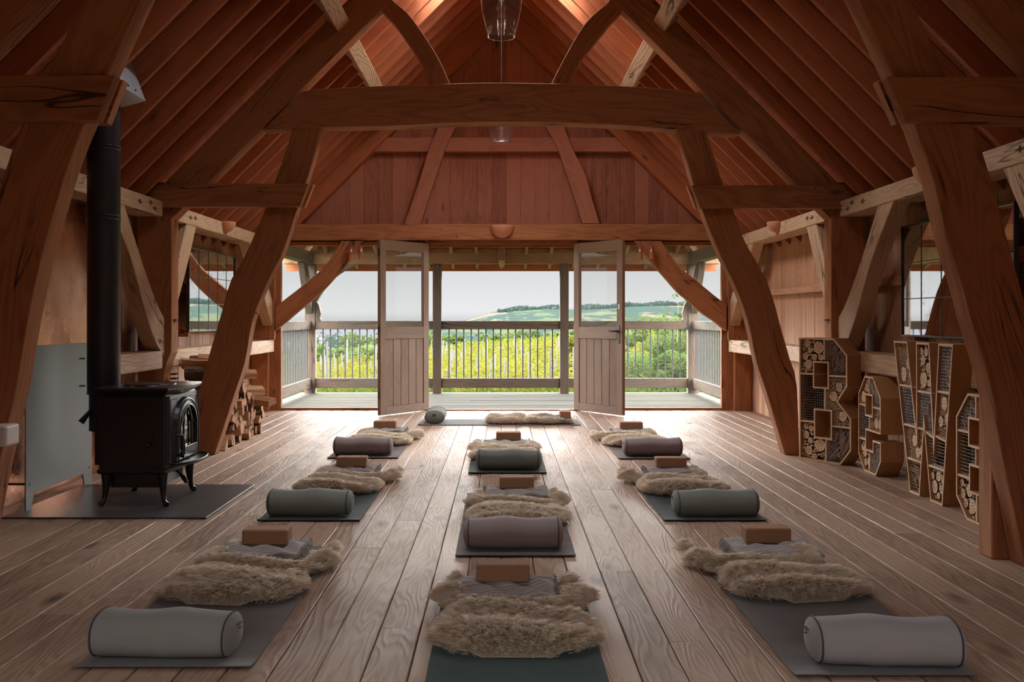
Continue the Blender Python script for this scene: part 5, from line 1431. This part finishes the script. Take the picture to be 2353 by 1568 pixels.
plant('shrub', 'rounded pale green bush beside the dark tree on the left', 'shrub', (-6.3, 50, -2.5), 2.0, 2.2, 26, 8000, .22, 'bush', 12)
plant('tree', 'dark green broad tree behind the left railing', 'tree', (-7.6, 70, -2.9), 2.6, 2.95, 34, 11000, .30, 'green', 13)
plant('tree', 'darker tree hidden partly by the left open door', 'tree', (-4.9, 68, -2.6), 2.8, 2.6, 30, 10000, .30, 'green', 14)
plant('shrub', 'dark bush at the foot of the left corner post', 'shrub', (-9.0, 46, -2.6), 1.3, 1.7, 16, 3000, .18, 'green', 15)
hedge = [(-3.9,84,1.5,1.45,'green'),(-.4,86,1.7,1.2,'bush'),(2.0,85,1.6,1.25,'green'),(4.3,84,1.5,1.0,'bush'),(6.5,82,1.7,1.0,'green'),(9.4,80,2.0,1.2,'bush'),(13.0,80,2.6,1.6,'green')]
wh = ['leftmost','second from the left','third from the left','in the middle of the line','third from the right','second from the right','rightmost']
for k, (x, y, R, H, m_) in enumerate(hedge):
    plant('tree', f'{"dark" if m_ == "green" else "light"} green hedgerow tree beyond the vineyard, {wh[k]}', 'tree', (x, y, gz(x, y)-.1), R, H+.5, 24, 4500, .24, m_, 20+k)
plant('shrub', 'small yellow-green bush top above the middle railing near the right post', 'shrub', (2.15, 31, -1.0), .6, 1.75, 14, 2500, .10, 'vine', 44)
# far hill with fields and woods, and the town on the left shore
def hill():
    m, nt, out = new_mat('hill_fields'); n = N(nt)
    tc = n('TexCoord').outputs['Object']
    mp = n('Mapping', {'Vector': tc, 'Scale': (.022, .008, .06)}).outputs[0]
    vc = n('TexVoronoi', {'Vector': mp, 'Scale': 1.0}).outputs
    cell = n('SeparateColor', {0: vc['Color']}).outputs[0]
    c = n.ramp(cell, [(0, (.024,.029,.017)), (.35, (.030,.033,.021)), (.55, (.044,.035,.027)), (.75, (.024,.030,.018)), (.9, (.038,.034,.024))], 'CONSTANT')
    ve = n('TexVoronoi', {'Vector': mp, 'Scale': 1.0}, feature='DISTANCE_TO_EDGE').outputs['Distance']
    hd = n.math('LESS_THAN', ve, .05)
    f = n('TexNoise', {'Vector': tc, 'Scale': .025, 'Detail': 6.0, 'Roughness': .65}).outputs['Fac']
    wd = n.math('GREATER_THAN', f, .49)
    c = n.mix(n.math('MAXIMUM', hd, wd), c, (.013,.020,.017))
    b = n('BsdfDiffuse', {'Color': c}); nt.links.new(b.outputs[0], out.inputs[0])
    mb = MB(); V = []; xs = [-90 + 7*i for i in range(110)]; yr = [560 + 12*j for j in range(34)]
    def crest(x):
        t_ = np.interp(x, [-90,-50,-8,30,60,110,200,320,600], [-16,-8,5.5,8.0,8.2,10.5,13,15,16]); return float(t_)
    for y_ in yr:
        for x_ in xs:
            s_ = min(1, max(0, (y_-560)/260)); s_ = s_*s_*(3-2*s_)
            b_ = -14 + (crest(x_)+14)*s_ + 1.6*noise.noise(Vector((x_*.02, y_*.02, 1)))*s_
            V.append((x_, y_, b_))
    w = len(xs); F = [(j*w+i, j*w+i+1, (j+1)*w+i+1, (j+1)*w+i) for j in range(len(yr)-1) for i in range(w-1)]
    mb.add(V, F, smooth=True); o = mb.build('distant_hill', m, label='long distant hill of fields and woods on the horizon', cat='hill')
    # woods along the crest
    def wood_pts(rg, n):
        x = rg.uniform(-60, 560, n); y = rg.uniform(790, 830, n); k = (np.sin(x*.07)+np.sin(x*.19+1) + .02*x > .1); x, y = x[k], y[k]
        z = np.array([crest(a) for a in x]) + rg.uniform(-1.5, 3.2, len(x))*(.4+.6*np.abs(np.sin(x*.11)))
        return np.stack([x,y,z],1), rg.uniform(0,.5,len(x))
    o = link('hilltop_woods', leaves_mesh('hilltop_woods', leaf_mat('far_wood', (.024,.042,.037), (.042,.062,.050)), wood_pts, 16000, 2.2, 71)); tag(o, 'line of distant woods along the crest of the hill', 'woods', kind='stuff')
    def low(rg, n):
        x = rg.uniform(-200, 500, n); y = rg.uniform(300, 560, n); z = -14 + rg.uniform(0, 7, n)
        k = (np.sin(x*.05)+np.sin(y*.05+x*.02) > .2); return np.stack([x,y,z],1)[k], rg.uniform(0,.6,n)[k]
    o = link('valley_woods', leaves_mesh('valley_woods', leaf_mat('valley_wood', (.028,.046,.036), (.05,.07,.048)), low, 16000, 3.0, 72)); tag(o, 'hazy woods in the valley below the hill', 'woods', kind='stuff')
hill()
m_wall = plain('rendered_wall', (.10,.098,.095), rough=.9); m_rf = plain('slate_roof', (.09,.09,.10), rough=.8)
rh = random.Random(3); first = None
for k in range(16):
    x = -95 + k*4.3 + rh.uniform(-2,2); y = 430 + rh.uniform(-50,60); z = -14 + (k*.22) + rh.uniform(0,2.2)
    if first is None:
        h = thing('town_house', None, None); mb = MB(); mb.box((-3,-3,-2),(3,3,2.4)); mb.build('walls', m_wall, h)
        mb = MB(); mb.prism([(-3.3,2.4),(3.3,2.4),(0,4.2)], -3.2, 3.2, 'y'); mb.build('roof', m_rf, h); first = h
    else: h = copy_tree(first)
    h.location = (x, y, z); h.rotation_euler = (0,0,rh.uniform(-.6,.6)); s_ = rh.uniform(.7,1.2); h.scale = (s_, s_, s_)
    tag(h, 'tiny pale house of the distant town seen through the left railing', 'house', 'houses of the distant town')

# ================================================================== light, sky, camera
world = bpy.data.worlds.new('World'); scene.world = world; world.use_nodes = True
nt = world.node_tree; nt.nodes.clear(); n = N(nt)
tc = n('TexCoord').outputs['Generated']
z = n('SeparateXYZ', {0: tc}).outputs[2]
ZEN = 3.0; XF = 7.4; GLOW = 5.6
sky = n.ramp(n('MapRange', {'Value': z, 'From Min': -.2, 'From Max': .8}).outputs[0],
    [(0.0, (.014,.016,.011)), (.17, (.03,.033,.026)), (.199, (.66/XF,.68/XF,.68/XF)), (.205, (.80/XF,.81/XF,.82/XF)), (.245, (.69/XF,.705/XF,.72/XF)), (.27, (.9/XF,.92/XF,.94/XF)), (.33, (ZEN*.16,ZEN*.16,ZEN*.165)), (.45, (ZEN*.32,ZEN*.32,ZEN*.33)), (.62, (ZEN,ZEN,ZEN*1.03)), (1.0, (ZEN*1.3,ZEN*1.3,ZEN*1.34))])
# glow band added above the visible sky to light the room through the doors
yv = n('SeparateXYZ', {0: tc}).outputs[1]
g1 = n('MapRange', {'Value': z, 'From Min': .058, 'From Max': .11}, interpolation_type='SMOOTHSTEP').outputs[0]
g2 = n('MapRange', {'Value': z, 'From Min': .36, 'From Max': .14}, interpolation_type='SMOOTHSTEP').outputs[0]
g3 = n('MapRange', {'Value': yv, 'From Min': -.1, 'From Max': .6}, interpolation_type='SMOOTHSTEP').outputs[0]
gl = n.math('MULTIPLY', n.math('MULTIPLY', g1, g2), n.math('MULTIPLY', g3, GLOW))
sky = n.mix(1.0, sky, n('VectorMath', {0: (1.0, .97, .92), 3: gl}, operation='SCALE').outputs[0], 'ADD')
bg = n('Background', {'Color': sky, 'Strength': 1.0}); o_ = nt.nodes.new('ShaderNodeOutputWorld'); nt.links.new(bg.outputs[0], o_.inputs[0])
world.cycles.sampling_method = 'MANUAL'; world.cycles.sample_map_resolution = 512
PORT = [(f'roof_portal', (sx*(c_+d_)/2*q, (a_+b_)/2, 5.64-(c_+d_)/2*q), (0, sx*PI/4, 0), d_-c_, b_-a_) for sx in (-1, 1) for a_, b_, c_, d_ in ADDED_SKYLIGHTS]
for nm_, loc, rot, sx_, sy_ in (('door_portal', (0, 13.22, 1.1), (-PI/2, 0, 0), 6.2, 2.2), ('back_portal', (0, YB-.05, 1.6), (PI/2, 0, 0), 1.6, 1.2),
        ('left_portal', (-3.38, (WY0+WY1)/2, (WZ0+WZ1)/2), (0, -PI/2, 0), WZ1-WZ0, WY1-WY0), ('right_portal', (3.38, (WY0+WY1)/2, (WZ0+WZ1)/2), (0, PI/2, 0), WZ1-WZ0, WY1-WY0), *PORT):
    l = bpy.data.lights.new(nm_, 'AREA'); l.shape = 'RECTANGLE'; l.size = sx_; l.size_y = sy_; l.cycles.is_portal = True
    lo = bpy.data.objects.new(nm_, l); COL.objects.link(lo); lo.location = loc; lo.rotation_euler = rot
cam = bpy.data.cameras.new('Camera'); co = bpy.data.objects.new('Camera', cam); COL.objects.link(co); scene.camera = co
co.location = (0, 0, EYE); co.rotation_euler = (PI/2, 0, 0)
cam.sensor_fit = 'HORIZONTAL'; cam.sensor_width = 36.0; cam.lens = 36.0*FL/2353.0
cam.shift_x = (1176.5-CX)/2353.0; cam.shift_y = -(784.0-CY)/2353.0; cam.clip_end = 6000; cam.clip_start = .05
vs_ = scene.view_settings; vs_.view_transform = 'Standard'; vs_.look = 'None'; vs_.exposure = 2.95; vs_.gamma = 1.0; vs_.use_curve_mapping = False
cy = scene.cycles; cy.use_adaptive_sampling = True; cy.adaptive_threshold = .035; cy.max_bounces = 8; cy.diffuse_bounces = 5; cy.glossy_bounces = 4; cy.transmission_bounces = 6; cy.transparent_max_bounces = 12; cy.sample_clamp_indirect = 6.0; cy.use_denoising = True
cy.caustics_reflective = False; cy.caustics_refractive = False
